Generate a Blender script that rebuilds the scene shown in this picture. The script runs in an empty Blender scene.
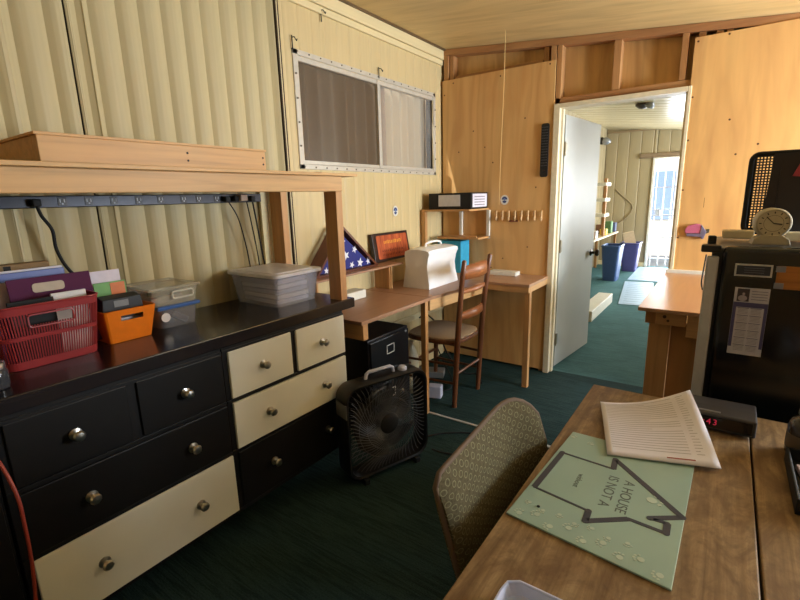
import bpy, bmesh, math, random
from mathutils import Vector, Matrix, Euler
random.seed(7)
C = bpy.context.scene.collection
PI = math.pi
# ------------------------------------------------------------------ materials
MC = {}
def nodes(name, rough=.6, metal=0.0, spec=.5):
    m = bpy.data.materials.new(name); m.use_nodes = True
    nt = m.node_tree; b = nt.nodes['Principled BSDF']
    b.inputs['Roughness'].default_value = rough; b.inputs['Metallic'].default_value = metal
    b.inputs['Specular IOR Level'].default_value = spec
    return m, nt, b
def lin(c):
    return tuple(((v/255)/12.92 if v/255 <= .04045 else ((v/255+.055)/1.055)**2.4) for v in c[:3]) + (1,)
def mapping(nt, scale, rot=(0,0,0)):
    tc = nt.nodes.new('ShaderNodeTexCoord'); mp = nt.nodes.new('ShaderNodeMapping')
    nt.links.new(tc.outputs['Object'], mp.inputs['Vector'])
    mp.inputs['Scale'].default_value = scale; mp.inputs['Rotation'].default_value = rot
    return mp.outputs['Vector']
def noise(nt, vec, sc, det=4, rough=.5, dist=0):
    n = nt.nodes.new('ShaderNodeTexNoise'); nt.links.new(vec, n.inputs['Vector'])
    n.inputs['Scale'].default_value = sc; n.inputs['Detail'].default_value = det
    n.inputs['Roughness'].default_value = rough; n.inputs['Distortion'].default_value = dist
    return n.outputs['Fac']
def ramp(nt, fac, stops):
    r = nt.nodes.new('ShaderNodeValToRGB'); nt.links.new(fac, r.inputs['Fac'])
    e = r.color_ramp.elements
    while len(e) < len(stops): e.new(.5)
    for i, (p, c) in enumerate(stops): e[i].position = p; e[i].color = c
    return r.outputs['Color']
def mix(nt, fac, a, b, mode='MIX'):
    n = nt.nodes.new('ShaderNodeMix'); n.data_type = 'RGBA'; n.blend_type = mode
    if isinstance(fac, (int, float)): n.inputs[0].default_value = fac
    else: nt.links.new(fac, n.inputs[0])
    for s, v in ((6, a), (7, b)):
        if isinstance(v, tuple): n.inputs[s].default_value = v
        else: nt.links.new(v, n.inputs[s])
    return n.outputs[2]
def bump(nt, b, h, strength=.2, dist=.01):
    n = nt.nodes.new('ShaderNodeBump'); nt.links.new(h, n.inputs['Height'])
    n.inputs['Strength'].default_value = strength; n.inputs['Distance'].default_value = dist
    nt.links.new(n.outputs['Normal'], b.inputs['Normal'])
def plain(name, c, rough=.5, metal=0.0, spec=.5, var=.06, nscale=30, bmp=0):
    if name in MC: return MC[name]
    m, nt, b = nodes(name, rough, metal, spec)
    l = lin(c); f = noise(nt, mapping(nt, (1,1,1)), nscale, 3)
    nt.links.new(ramp(nt, f, [(.3, tuple(x*(1-var) for x in l[:3])+(1,)), (.7, tuple(min(1, x*(1+var)) for x in l[:3])+(1,))]), b.inputs['Base Color'])
    if bmp: bump(nt, b, f, bmp)
    MC[name] = m; return m
def wood(name, c, axis='y', rough=.55, contrast=.35, grain=1.0, blotch=.25, warm=None, knots=False, spec=.35):
    if name in MC: return MC[name]
    m, nt, b = nodes(name, rough, 0, spec)
    s = {'x': (1.2, 26, 26), 'y': (26, 1.2, 26), 'z': (26, 26, 1.2)}[axis]
    s = tuple(v*grain for v in s)
    l = lin(c); dk = tuple(v*(1-contrast) for v in l[:3])+(1,); lt = tuple(min(1, v*(1+contrast*.55)) for v in l[:3])+(1,)
    f = noise(nt, mapping(nt, s), 1.6, 5, .6, .6)
    col = ramp(nt, f, [(.28, dk), (.5, l), (.75, lt)])
    s2 = {'x': (.5, 3, 3), 'y': (3, .5, 3), 'z': (3, 3, .5)}[axis]
    f2 = noise(nt, mapping(nt, s2), 2.2, 3, .5, 1.2)
    w = lin(warm) if warm else tuple(v*.6 for v in l[:3])+(1,)
    col = mix(nt, ramp(nt, f2, [(.4, (0,0,0,1)), (.75, (blotch,)*3+(1,))]), col, w)
    if knots:
        vo = nt.nodes.new('ShaderNodeTexVoronoi'); vo.inputs['Scale'].default_value = 2.3
        s3 = {'x': (.7, 1.5, 1.5), 'y': (1.5, .7, 1.5), 'z': (1.5, 1.5, .7)}[axis]
        nt.links.new(mapping(nt, s3), vo.inputs['Vector'])
        k = ramp(nt, vo.outputs['Distance'], [(.03, (1,1,1,1)), (.075, (0,0,0,1))])
        col = mix(nt, k, col, tuple(v*.35 for v in l[:3])+(1,))
    nt.links.new(col, b.inputs['Base Color']); bump(nt, b, f, .12, .004)
    MC[name] = m; return m
def clear(name, c, alpha=.3, rough=.15):
    if name in MC: return MC[name]
    m, nt, b = nodes(name, rough); b.inputs['Base Color'].default_value = lin(c); b.inputs['Alpha'].default_value = alpha
    MC[name] = m; return m
def emit(name, c, s):
    if name in MC: return MC[name]
    m, nt, b = nodes(name); b.inputs['Base Color'].default_value = lin(c)
    b.inputs['Emission Color'].default_value = lin(c); b.inputs['Emission Strength'].default_value = s
    MC[name] = m; return m

cream = None
def wall_mat(name, c, vary=.12):
    m, nt, b = nodes(name, .5, 0, .35); l = lin(c)
    f = noise(nt, mapping(nt, (22, 22, .5)), 2.4, 4, .6)
    f2 = noise(nt, mapping(nt, (1.2, 1.2, 1.2)), 1.4, 3)
    col = ramp(nt, f, [(.3, tuple(v*(1-vary) for v in l[:3])+(1,)), (.6, l), (.8, tuple(min(1, v*(1+vary*.6)) for v in l[:3])+(1,))])
    col = mix(nt, ramp(nt, f2, [(.45, (0,0,0,1)), (.8, (.35,)*3+(1,))]), col, tuple(v*.82 for v in l[:3])+(1,))
    nt.links.new(col, b.inputs['Base Color']); MC[name] = m; return m
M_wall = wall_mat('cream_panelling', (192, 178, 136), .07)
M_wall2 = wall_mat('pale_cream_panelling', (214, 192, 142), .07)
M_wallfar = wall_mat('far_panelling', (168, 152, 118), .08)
M_seam = plain('dark_seam', (62, 48, 28), .7)
M_trimc = wood('cream_trim', (228, 210, 162), 'y', .5, .08, .6, .05)
M_white = plain('white_paint', (226, 222, 208), .45)
M_jamb = plain('jamb_paint', (222, 208, 176), .5)
M_pine = wood('pine', (208, 166, 112), 'y', .5, .22, 1, .3, (180, 110, 55), True)
M_pinez = wood('pine_upright', (200, 152, 98), 'z', .5, .22, 1, .3, (170, 100, 50))
M_pinex = wood('pine_cross', (204, 158, 104), 'x', .5, .22, 1, .3, (175, 104, 50))
M_stud = wood('stud_wood_upright', (186, 138, 88), 'z', .6, .25, .8, .5, (140, 86, 50))
M_studx = wood('stud_wood_cross', (182, 134, 86), 'x', .6, .25, .8, .5, (140, 86, 50))
M_bay = wood('bay_plywood', (214, 172, 112), 'z', .6, .2, .35, .5, (150, 98, 44))
M_ply = wood('plywood', (218, 172, 110), 'z', .5, .12, .22, .45, (196, 130, 66), True, .4)
M_ceil = wood('ceiling_panel', (224, 196, 138), 'x', .5, .14, .5, .35, (162, 130, 72))
M_desk = wood('desk_laminate', (170, 128, 98), 'y', .38, .14, .5, .25, (140, 92, 58), False, .5)
M_desk2 = wood('near_desk_planks', (138, 112, 80), 'y', .5, .38, .5, .6, (84, 62, 42), True, .4)
def figure(m, c):
    nt = m.node_tree; b = nt.nodes['Principled BSDF']; src = b.inputs['Base Color'].links[0].from_socket
    wv = nt.nodes.new('ShaderNodeTexWave'); wv.wave_type = 'BANDS'; wv.bands_direction = 'X'
    nt.links.new(mapping(nt, (1, 1, .22)), wv.inputs['Vector']); wv.inputs['Scale'].default_value = 3.2; wv.inputs['Distortion'].default_value = 14; wv.inputs['Detail'].default_value = 2; wv.inputs['Detail Scale'].default_value = 1.2
    col = mix(nt, ramp(nt, wv.outputs['Fac'], [(.1, (.2,.2,.2,1)), (.5, (0,0,0,1))]), src, lin(c)); nt.links.new(col, b.inputs['Base Color'])
figure(M_ply, (176, 124, 68))
def planks_mat():
    m, nt, b = nodes('rough_planks', .55, 0, .35)
    f = noise(nt, mapping(nt, (30, 1.6, 30)), 1.5, 6, .65, .8); g = noise(nt, mapping(nt, (7, 3.2, 7)), 2.2, 6, .7, 1.4); h = noise(nt, mapping(nt, (1, 1, 1)), 60, 3, .6)
    col = ramp(nt, f, [(.25, lin((100, 76, 48))), (.5, lin((146, 118, 80))), (.75, lin((178, 150, 108)))])
    col = mix(nt, ramp(nt, g, [(.38, (0,0,0,1)), (.62, (.75,.75,.75,1))]), col, lin((104, 76, 48)))
    col = mix(nt, ramp(nt, h, [(.5, (0,0,0,1)), (.75, (.3,.3,.3,1))]), col, lin((70, 50, 32)))
    vo = nt.nodes.new('ShaderNodeTexVoronoi'); vo.inputs['Scale'].default_value = 3.1; nt.links.new(mapping(nt, (1.6, .9, 1)), vo.inputs['Vector'])
    col = mix(nt, ramp(nt, vo.outputs['Distance'], [(.02, (1,1,1,1)), (.06, (0,0,0,1))]), col, lin((48, 34, 22)))
    nt.links.new(col, b.inputs['Base Color']); bump(nt, b, f, .2, .004); return m
M_desk2 = planks_mat()
M_bench = wood('bench_top', (192, 146, 106), 'y', .3, .12, .5, .2, (170, 110, 66), False, .6)
M_chairw = wood('chair_wood', (112, 68, 40), 'z', .35, .3, 1, .4, (96, 48, 22), False, .5)
M_hinge = plain('hinge_metal', (150, 140, 120), .35, .9)
M_brass = plain('aged_nickel', (196, 192, 182), .28, 1.0)
M_black = plain('black_paint', (17, 15, 16), .45, 0, .4, .25, 12)
M_blackface = plain('black_drawer', (17, 15, 15), .45, 0, .35, .2, 9)
M_blacktop = wood('black_dresser_top', (36, 31, 33), 'y', .2, .35, .8, .3, (34, 26, 25), False, .6)
M_drawerw = plain('cream_drawer_paint', (228, 227, 214), .45, 0, .4, .03, 6)
M_bp = plain('black_plastic', (22, 22, 24), .4)
M_bpm = plain('black_matte', (14, 14, 15), .7)
M_bpg = plain('black_gloss', (12, 12, 14), .12, 0, .7)
M_grey = plain('grey_metal', (150, 152, 156), .35, .6)
M_greyp = plain('grey_plastic', (128, 130, 132), .5)
M_paper = plain('white_paper', (232, 228, 226), .7, 0, .3, .03)
M_ink = plain('grey_ink', (128, 124, 130), .8)
M_inkd = plain('dark_ink', (46, 48, 54), .8)
M_lav = plain('lavender_white', (205, 206, 226), .4)

def carpet(name, c1, c2, rib=.25):
    m, nt, b = nodes(name, .95, 0, .1)
    v = mapping(nt, (1,1,1)); f = noise(nt, v, 140, 3, .7); f2 = noise(nt, v, 2.2, 4, .6)
    f3 = noise(nt, mapping(nt, (4, 60, 1)), 1.3, 3, .6, .8)
    col = ramp(nt, f, [(.3, lin(c1)), (.7, lin(c2))])
    l = lin(c1)
    col = mix(nt, ramp(nt, f2, [(.35, (0,0,0,1)), (.75, (.55,)*3+(1,))]), col, tuple(x*.62 for x in l[:3])+(1,))
    col = mix(nt, ramp(nt, f3, [(.45, (0,0,0,1)), (.62, (rib,)*3+(1,))]), col, tuple(x*.4 for x in l[:3])+(1,))
    nt.links.new(col, b.inputs['Base Color'])
    ad = nt.nodes.new('ShaderNodeMath'); ad.operation = 'ADD'; nt.links.new(f, ad.inputs[0]); nt.links.new(f3, ad.inputs[1])
    bump(nt, b, ad.outputs[0], .8, .01); return m
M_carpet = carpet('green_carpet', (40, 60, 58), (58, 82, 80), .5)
M_carpet_lit = carpet('green_carpet_lit', (74, 112, 114), (100, 142, 144), .4)  # same carpet as the near floor, far daylight painted into a lighter colour

def circles_mat():
    m, nt, b = nodes('ring_pattern_fabric', .85, 0, .15)
    v = mapping(nt, (0, 1, 1), (.6, 0, 0)); vo = nt.nodes.new('ShaderNodeTexVoronoi')
    vo.inputs['Scale'].default_value = 46; vo.inputs['Randomness'].default_value = .15; nt.links.new(v, vo.inputs['Vector'])
    k = ramp(nt, vo.outputs['Distance'], [(.25, (0,0,0,1)), (.29, (.7,.7,.7,1)), (.33, (.7,.7,.7,1)), (.37, (0,0,0,1))])
    f = noise(nt, mapping(nt, (1,1,1)), 160, 2)
    base = ramp(nt, f, [(.3, lin((78, 70, 48))), (.7, lin((100, 90, 64)))])
    nt.links.new(mix(nt, k, base, lin((138, 134, 100))), b.inputs['Base Color']); bump(nt, b, f, .3, .002); return m
M_rings = circles_mat()
M_piping = plain('brown_piping', (104, 84, 66), .8)

# ------------------------------------------------------------------ mesh builder
class MB:
    def __init__(s): s.bm = bmesh.new(); s.mi = 0; s.T = Matrix()
    def _fin(s, n0, f0, mat=None):
        s.bm.verts.ensure_lookup_table(); s.bm.faces.ensure_lookup_table()
        for v in s.bm.verts[n0:]: v.co = s.T @ v.co
        for f in s.bm.faces[f0:]: f.material_index = s.mi
        return s
    def box(s, x0, x1, y0, y1, z0, z1, bev=0.0, seg=2):
        b2 = bmesh.new(); bmesh.ops.create_cube(b2, size=1)
        for v in b2.verts: v.co = Vector(((x0+x1)/2+v.co.x*(x1-x0), (y0+y1)/2+v.co.y*(y1-y0), (z0+z1)/2+v.co.z*(z1-z0)))
        if bev: bmesh.ops.bevel(b2, geom=b2.edges[:], offset=bev, segments=seg, profile=.5, affect='EDGES')
        return s._add(b2)
    def _add(s, b2):
        me = bpy.data.meshes.new('tmp'); b2.to_mesh(me); b2.free()
        n0, f0 = len(s.bm.verts), len(s.bm.faces); s.bm.from_mesh(me); bpy.data.meshes.remove(me)
        return s._fin(n0, f0)
    def rot(s, loc, eul): s.T = Matrix.Translation(loc) @ Euler(eul).to_matrix().to_4x4(); return s
    def reset(s): s.T = Matrix(); return s
    def m(s, i): s.mi = i; return s
    def beam(s, p, q, w, h, up=(0,0,1), bev=0):
        p, q = Vector(p), Vector(q); d = q-p; L = d.length; z = d.normalized(); u = Vector(up)
        x = u.cross(z)
        if x.length < 1e-4: x = Vector((1,0,0))
        x.normalize(); y = z.cross(x); R = Matrix((x, y, z)).transposed().to_4x4()
        old = s.T; s.T = old @ Matrix.Translation(p) @ R; s.box(-w/2, w/2, -h/2, h/2, 0, L, bev); s.T = old; return s
    def cyl(s, p, q, r, r2=None, n=16, cap=True):
        p, q = Vector(p), Vector(q); r2 = r if r2 is None else r2; d = (q-p).normalized()
        a = d.orthogonal().normalized(); b = d.cross(a)
        n0, f0 = len(s.bm.verts), len(s.bm.faces); R = []
        for c, rr in ((p, r), (q, r2)):
            R.append([s.bm.verts.new(c+(a*math.cos(t)+b*math.sin(t))*rr) for t in [2*PI*i/n for i in range(n)]])
        for i in range(n): s.bm.faces.new((R[0][i], R[0][(i+1)%n], R[1][(i+1)%n], R[1][i]))
        if cap: s.bm.faces.new(R[0][::-1]); s.bm.faces.new(R[1])
        return s._fin(n0, f0)
    def tube(s, pts, r, n=8, closed=False):
        pts = [Vector(p) for p in pts]; n0, f0 = len(s.bm.verts), len(s.bm.faces); R = []; prev = None
        for i, p in enumerate(pts):
            if closed: d = pts[(i+1)%len(pts)]-pts[i-1]
            else: d = pts[min(i+1, len(pts)-1)]-pts[max(i-1, 0)]
            d.normalize()
            a = d.orthogonal().normalized() if prev is None else (prev-d*prev.dot(d)).normalized()
            prev = a; b = d.cross(a); rr = r[i] if isinstance(r, (list, tuple)) else r
            R.append([s.bm.verts.new(p+(a*math.cos(t)+b*math.sin(t))*rr) for t in [2*PI*k/n for k in range(n)]])
        K = len(R)
        for i in range(K if closed else K-1):
            for k in range(n): s.bm.faces.new((R[i][k], R[i][(k+1)%n], R[(i+1)%K][(k+1)%n], R[(i+1)%K][k]))
        if not closed: s.bm.faces.new(R[0][::-1]); s.bm.faces.new(R[-1])
        return s._fin(n0, f0)
    def lathe(s, prof, c=(0,0,0), n=24, axis=(0,0,1)):
        ax = Vector(axis).normalized(); a = ax.orthogonal().normalized(); b = ax.cross(a); c = Vector(c)
        n0, f0 = len(s.bm.verts), len(s.bm.faces); R = []
        for r, h in prof:
            R.append([s.bm.verts.new(c+ax*h+(a*math.cos(t)+b*math.sin(t))*max(r, 1e-5)) for t in [2*PI*i/n for i in range(n)]])
        for j in range(len(R)-1):
            for i in range(n): s.bm.faces.new((R[j][i], R[j][(i+1)%n], R[j+1][(i+1)%n], R[j+1][i]))
        s.bm.faces.new(R[0][::-1]); s.bm.faces.new(R[-1]); return s._fin(n0, f0)
    def prism(s, pts, d, bev=0.0):
        # pts: closed 3D polygon, d: extrusion vector
        b2 = bmesh.new(); vs = [b2.verts.new(p) for p in pts]; f = b2.faces.new(vs)
        r = bmesh.ops.extrude_face_region(b2, geom=[f]); ex = [g for g in r['geom'] if isinstance(g, bmesh.types.BMVert)]
        bmesh.ops.translate(b2, vec=Vector(d), verts=ex); bmesh.ops.recalc_face_normals(b2, faces=b2.faces[:])
        if bev: bmesh.ops.bevel(b2, geom=b2.edges[:], offset=bev, segments=2, profile=.5, affect='EDGES')
        return s._add(b2)
    def grid(s, rows, skip=None):
        n0, f0 = len(s.bm.verts), len(s.bm.faces); V = [[s.bm.verts.new(p) for p in r] for r in rows]
        for j in range(len(V)-1):
            for i in range(len(V[0])-1):
                if skip and skip(j, i): continue
                s.bm.faces.new((V[j][i], V[j][i+1], V[j+1][i+1], V[j+1][i]))
        return s._fin(n0, f0)
    def text(s, txt, size, depth, mat4, spacing=1.0, align='CENTER'):
        cu = bpy.data.curves.new('t', 'FONT'); cu.body = txt; cu.size = size; cu.extrude = depth; cu.align_x = align; cu.align_y = 'CENTER'; cu.space_character = spacing
        ob = bpy.data.objects.new('t', cu); C.objects.link(ob); bpy.context.view_layer.update()
        me = bpy.data.meshes.new_from_object(ob.evaluated_get(bpy.context.evaluated_depsgraph_get()))
        bpy.data.objects.remove(ob); bpy.data.curves.remove(cu)
        me.transform(mat4); n0, f0 = len(s.bm.verts), len(s.bm.faces); s.bm.from_mesh(me); bpy.data.meshes.remove(me)
        return s._fin(n0, f0)
    def build(s, name, mats, parent=None, smooth=None, local=False, solid=0):
        me = bpy.data.meshes.new(name); ob = bpy.data.objects.new(name, me); C.objects.link(ob)
        if parent is not None:
            o = Vector() if local else world_loc(parent)
            ob.parent = parent
        elif local: o = Vector()
        else:
            vs = [v.co for v in s.bm.verts]; xs = [v.x for v in vs]; ys = [v.y for v in vs]; zs = [v.z for v in vs]
            o = Vector(((min(xs)+max(xs))/2, (min(ys)+max(ys))/2, min(zs))); ob.location = o
        if o.length: bmesh.ops.translate(s.bm, vec=-o, verts=s.bm.verts[:])
        s.bm.to_mesh(me); s.bm.free()
        for mm in (mats if isinstance(mats, (list, tuple)) else [mats]): me.materials.append(mm)
        if smooth:
            me.shade_smooth() if hasattr(me, 'shade_smooth') else None
            me.set_sharp_from_angle(angle=math.radians(smooth))
        if solid:
            md = ob.modifiers.new('thickness', 'SOLIDIFY'); md.thickness = solid; md.offset = 0
        return ob
def world_loc(o):
    v = Vector()
    while o is not None: v += o.location; o = o.parent
    return v
def thing(name, label, cat, loc=(0,0,0), rz=0, group=None):
    o = bpy.data.objects.new(name, None); C.objects.link(o); o.location = loc; o.rotation_euler = (0,0,rz); o.empty_display_size = .05
    return tag(o, label, cat, group)
def tag(o, label, cat, group=None, kind=None):
    o['label'] = label; o['category'] = cat
    if group: o['group'] = group
    if kind: o['kind'] = kind
    return o
def struct(o): o['kind'] = 'structure'; return o
def copy_tree(o, loc=None, label=None):
    c = o.copy(); C.objects.link(c)
    if loc is not None: c.location = loc
    if label: c['label'] = label
    for ch in list(o.children):
        d = ch.copy(); C.objects.link(d); d.parent = c
        for g in list(ch.children):
            e = g.copy(); C.objects.link(e); e.parent = d
    return c
def rrect(cx, cy, w, h, r, n=5):
    out = []
    for (sx, sy, a0) in ((1,1,0), (-1,1,90), (-1,-1,180), (1,-1,270)):
        for k in range(n+1):
            a = math.radians(a0+90*k/n); out.append((cx+sx*(w/2-r)+r*math.cos(a), cy+sy*(h/2-r)+r*math.sin(a)))
    return out

XL = -2.02; YB = 3.5; XR = 2.0; YN = -1.6; YF = 9.7
def ceil_z(x): return 2.55-.105*(x-XL)
# ------------------------------------------------------------------ room shell
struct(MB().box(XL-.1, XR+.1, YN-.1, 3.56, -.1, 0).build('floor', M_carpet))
struct(MB().box(XL-.1, XR+.1, 3.56, YF+.1, -.1, 0).build('floor', M_carpet_lit))
def ceil_slab(y0, y1, name, mat):
    return struct(MB().prism([(XL-.1, y0, ceil_z(XL-.1)), (XR+.1, y0, ceil_z(XR+.1)), (XR+.1, y0, ceil_z(XR+.1)+.08), (XL-.1, y0, ceil_z(XL-.1)+.08)], (0, y1-y0, 0)).build(name, mat))
ceil_slab(YN-.1, 3.6, 'ceiling', M_ceil)
M_ceilfar = wood('far_ceiling_panel', (206, 192, 156), 'x', .28, .05, .4, .1, (180, 164, 128), False, .6)
cf = MB()
ys = []; y = 3.6
while y < YF+.1: ys += [(y, 0), (y+.17, 0), (y+.185, .012), (y+.20, 0)]; y += .22
cf.grid([[(x, yy, ceil_z(x)+dz) for yy, dz in ys] for x in (XL-.1, XR+.1)])
cf.prism([(XL-.1, 3.6, ceil_z(XL-.1)+.03), (XR+.1, 3.6, ceil_z(XR+.1)+.03), (XR+.1, 3.6, ceil_z(XR+.1)+.1), (XL-.1, 3.6, ceil_z(XL-.1)+.1)], (0, YF-3.5, 0))
struct(cf.build('ceiling', M_ceilfar))
# corrugated panel strips: profile along y at wall x
def corr(mb, y0, y1, z0, z1, grooves, x=XL, gw=.012, gd=.007, wave=.004, zt=None):
    pts = [(y0, 0.0)]
    gs = [g for g in grooves if y0+.02 < g < y1-.02]
    edges = [y0]+gs+[y1]
    for i in range(len(edges)-1):
        a, b = edges[i], edges[i+1]
        aa = a+(gw if i else 0); bb = b-(gw if i < len(edges)-2 else 0)
        for k in range(9):
            t = k/8; pts.append((aa+(bb-aa)*t, wave*math.sin(t*PI)+(.0007*math.sin(t*PI*6))))
        if i < len(edges)-2: pts.append((b, -gd))
    pts = pts[1:]
    mb.grid([[(x+d, yy, z) for yy, d in pts] for z in (z0, z1)])
gl = [.16, .28, .41, .52]+[.575, .646, .745, .893, .993, 1.08, 1.176, 1.272, 1.361, 1.461, 1.556, 1.651]
w = MB(); corr(w, YN, .806, 0, 2.56, [-1.4, -1.2, -1, -.8, -.6, -.45, -.3, -.15, -.02, .09, .2, .31, .43, .52, .575, .646, .745], gw=.018, gd=.009, wave=.005)
corr(w, .812, 1.782, 0, 2.56, [.85, .893, .993, 1.08, 1.176, 1.272, 1.361, 1.461, 1.556, 1.651, 1.74], gw=.018, gd=.009, wave=.005)
w.m(1).box(XL-.06, XL-.02, YN-.1, 1.84, 0, 2.6)
ws = struct(w.build('wall_left', [M_wall, M_seam], smooth=25))
w = MB()
# window section with an opening y 1.93-3.35, z 1.61-2.16
wy0, wy1, wz0, wz1 = 1.93, 3.35, 1.60, 2.17
sg = [1.84+.105*k for k in range(17)]
corr(w, 1.80, YB+.02, 0, wz0, sg, gd=.004, wave=.0015); corr(w, 1.80, YB+.02, wz1, 2.56, sg, gd=.004, wave=.0015)
corr(w, 1.80, wy0, wz0, wz1, sg, gd=.004, wave=.0015); corr(w, wy1, YB+.02, wz0, wz1, sg, gd=.004, wave=.0015)
w.m(1).box(XL-.06, XL-.01, 1.84, YB+.1, 0, wz0).box(XL-.06, XL-.01, 1.84, YB+.1, wz1, 2.6).box(XL-.06, XL-.01, 1.84, wy0, wz0, wz1).box(XL-.06, XL-.01, wy1, YB+.1, wz0, wz1)
struct(w.build('wall_left', [M_wall2, M_seam], smooth=25))
struct(MB().box(XL-.005, XL+.014, 1.782, 1.789, 0, 2.56).box(XL-.005, XL+.014, 1.797, 1.803, 0, 2.56).build('trim_1', M_seam))
struct(MB().box(XL, XL+.012, 1.789, 1.797, 0, 2.56).build('trim_2', M_trimc))
# crown trim of stepped boards
t = MB(); t.box(XL, XL+.028, 1.81, YB-.005, 2.47, 2.548, .004).box(XL, XL+.018, 1.81, YB-.005, 2.43, 2.468, .004); struct(t.build('trim_3', M_trimc))
struct(MB().box(XL, XL+.045, 1.81, YB-.005, 2.535, 2.552, .003).build('trim_4', wood('brown_ceiling_strip', (112, 88, 58), 'y')))
# left cream batten beside the hutch post
struct(MB().box(XL+.006, XL+.022, 1.575, 1.625, 0, 1.5, .002).build('trim_5', M_trimc))
struct(MB().box(XL+.002, XL+.016, 2.5, YB-.02, .42, .47, .003).build('trim_6', M_trimc))
struct(MB().box(XL+.002, XL+.015, 1.8, YB-.02, 0, .09, .003).build('baseboard_left', M_trimc))
# far part of left wall, far wall, right wall, rear wall
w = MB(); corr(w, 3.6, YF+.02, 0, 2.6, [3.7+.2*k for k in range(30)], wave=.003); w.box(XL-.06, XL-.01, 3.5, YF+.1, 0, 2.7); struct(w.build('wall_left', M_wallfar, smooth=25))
ox0, ox1, oz = -1.16, -.30, 1.96
w = MB()
def corr_x(mb, x0, x1, z0, z1, y, sp=.2):
    pts = []; x = x0
    while x < x1-1e-4:
        e = min(x+sp, x1)
        for k in range(7): t_ = k/6; pts.append((x+.012+(e-x-.024)*t_, -.004*math.sin(t_*PI)))
        pts.append((e, .008)); x = e
    mb.grid([[(xx, y+d, z) for xx, d in pts] for z in (z0, z1)])
corr_x(w, XL, ox0, 0, 2.6, YF); corr_x(w, ox0, ox1, oz, 2.6, YF); corr_x(w, ox1, XR, 0, 2.5, YF)
w.box(XL-.1, ox0, YF+.02, YF+.08, 0, 2.7).box(ox0, ox1, YF+.02, YF+.08, oz, 2.7).box(ox1, XR+.1, YF+.02, YF+.08, 0, 2.7)
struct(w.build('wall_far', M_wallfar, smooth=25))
struct(MB().box(-1.42, -.2, YF-.04, YF-.005, 1.98, 2.06, .004).build('trim_7', wood('grey_header', (140, 118, 92), 'x')))
struct(MB().box(XL, ox0-.02, YF-.02, YF, 0, .08).build('baseboard_far', M_trimc))
struct(MB().box(XL+.02, XR, YF-.03, YF, 2.46, 2.49).build('trim_8', plain('far_strip', (150, 128, 96), .6)))
# right wall with window openings; the far one is added for light
def wall_right(y0, y1, wins):
    w = MB(); cur = y0
    for a, b, z0, z1 in wins:
        w.box(XR, XR+.08, cur, a, 0, 2.3).box(XR, XR+.08, a, b, 0, z0).box(XR, XR+.08, a, b, z1, 2.3); cur = b
    w.box(XR, XR+.08, cur, y1, 0, 2.3); return w
RW = [(2.25, 3.35, .95, 1.95), (7.0, 9.2, .9, 2.0)]
struct(wall_right(YN-.1, YF+.1, RW).build('wall_right', M_wall2))
fr = MB()
for a, b, z0, z1 in RW:
    fr.box(XR+.01, XR+.05, a, b, z0, z0+.04).box(XR+.01, XR+.05, a, b, z1-.04, z1).box(XR+.01, XR+.05, a, a+.04, z0, z1).box(XR+.01, XR+.05, b-.04, b, z0, z1).box(XR+.01, XR+.05, (a+b)/2-.02, (a+b)/2+.02, z0, z1)
struct(fr.build('window_2', M_white))
struct(MB().box(XL-.1, XR+.1, YN-.1, YN, 0, 2.7).build('wall_near', M_wall2))
# partition (back) wall
dx0, dx1, dz1 = -1.045, -.278, 1.988      # clear opening
ow0, ow1, oz1 = -1.088, -.262, 2.018     # rough opening (outer edge of casing)
zc = lambda x: ceil_z(x)-.002
w = MB()
def wallpoly(x0, x1, z0): w.prism([(x0, 3.575, z0), (x1, 3.575, z0), (x1, 3.575, zc(x1)), (x0, 3.575, zc(x0))], (0, .02, 0))
wallpoly(XL, ow0, 0); wallpoly(ow1, XR, 0); wallpoly(ow0, ow1, oz1)
bw = struct(w.build('wall_back', M_bay))
def part(name, fn, mat, parent, **k): m_ = MB(); fn(m_); return m_.build(name, mat, parent, **k)
def slope_plate(x0, x1, y0, y1, dz0, dz1):
    return lambda m_: m_.prism([(x0, y0, zc(x0)-dz1), (x1, y0, zc(x1)-dz1), (x1, y0, zc(x1)-dz0), (x0, y0, zc(x0)-dz0)], (0, y1-y0, 0), .002)
part('top_plate', slope_plate(XL+.002, XR-.002, 3.49, 3.572, 0, .045), M_studx, bw)
def stud(x0, x1, z0=0, dy=0):
    part('stud', lambda m_: m_.prism([(x0, 3.492+dy, z0), (x1, 3.492+dy, z0), (x1, 3.492+dy, zc(x1)-.046), (x0, 3.492+dy, zc(x0)-.046)], (0, .08, 0), .002), M_stud, bw)
stud(-1.995, -1.955); stud(-1.95, -1.915, 0, .02); stud(-1.185, -1.15, 2.22, .02); stud(-1.130, -1.092)
stud(-1.086, -1.052, 2.022); stud(-.72, -.675, 2.06, .006); stud(-.335, -.30, 2.06); stud(-.252, -.215, 0, .01); stud(-.165, -.13, 0, .01); stud(-.115, -.08, 0, .01); stud(.6, .64); stud(1.1, 1.14); stud(1.6, 1.64)
part('header', lambda m_: m_.box(-1.088, -.256, 3.492, 3.57, 2.022, 2.058, .002), M_studx, bw)
part('blocking', lambda m_: m_.prism([(-1.9, 3.51, 2.30), (-1.19, 3.51, 2.30), (-1.19, 3.51, 2.335), (-1.9, 3.51, 2.335)], (0, .05, 0), .002), M_studx, bw)
part('blocking', lambda m_: m_.prism([(-.075, 3.51, zc(0)-.085), (.6, 3.51, zc(.6)-.075), (.6, 3.51, zc(.6)-.05), (-.075, 3.51, zc(0)-.05)], (0, .05, 0), .002), M_studx, bw)
def nails(m_, pts):
    m_.m(1)
    for x, z in pts: m_.cyl((x, 3.4785, z), (x, 3.48, z), .006, n=8)
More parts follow.
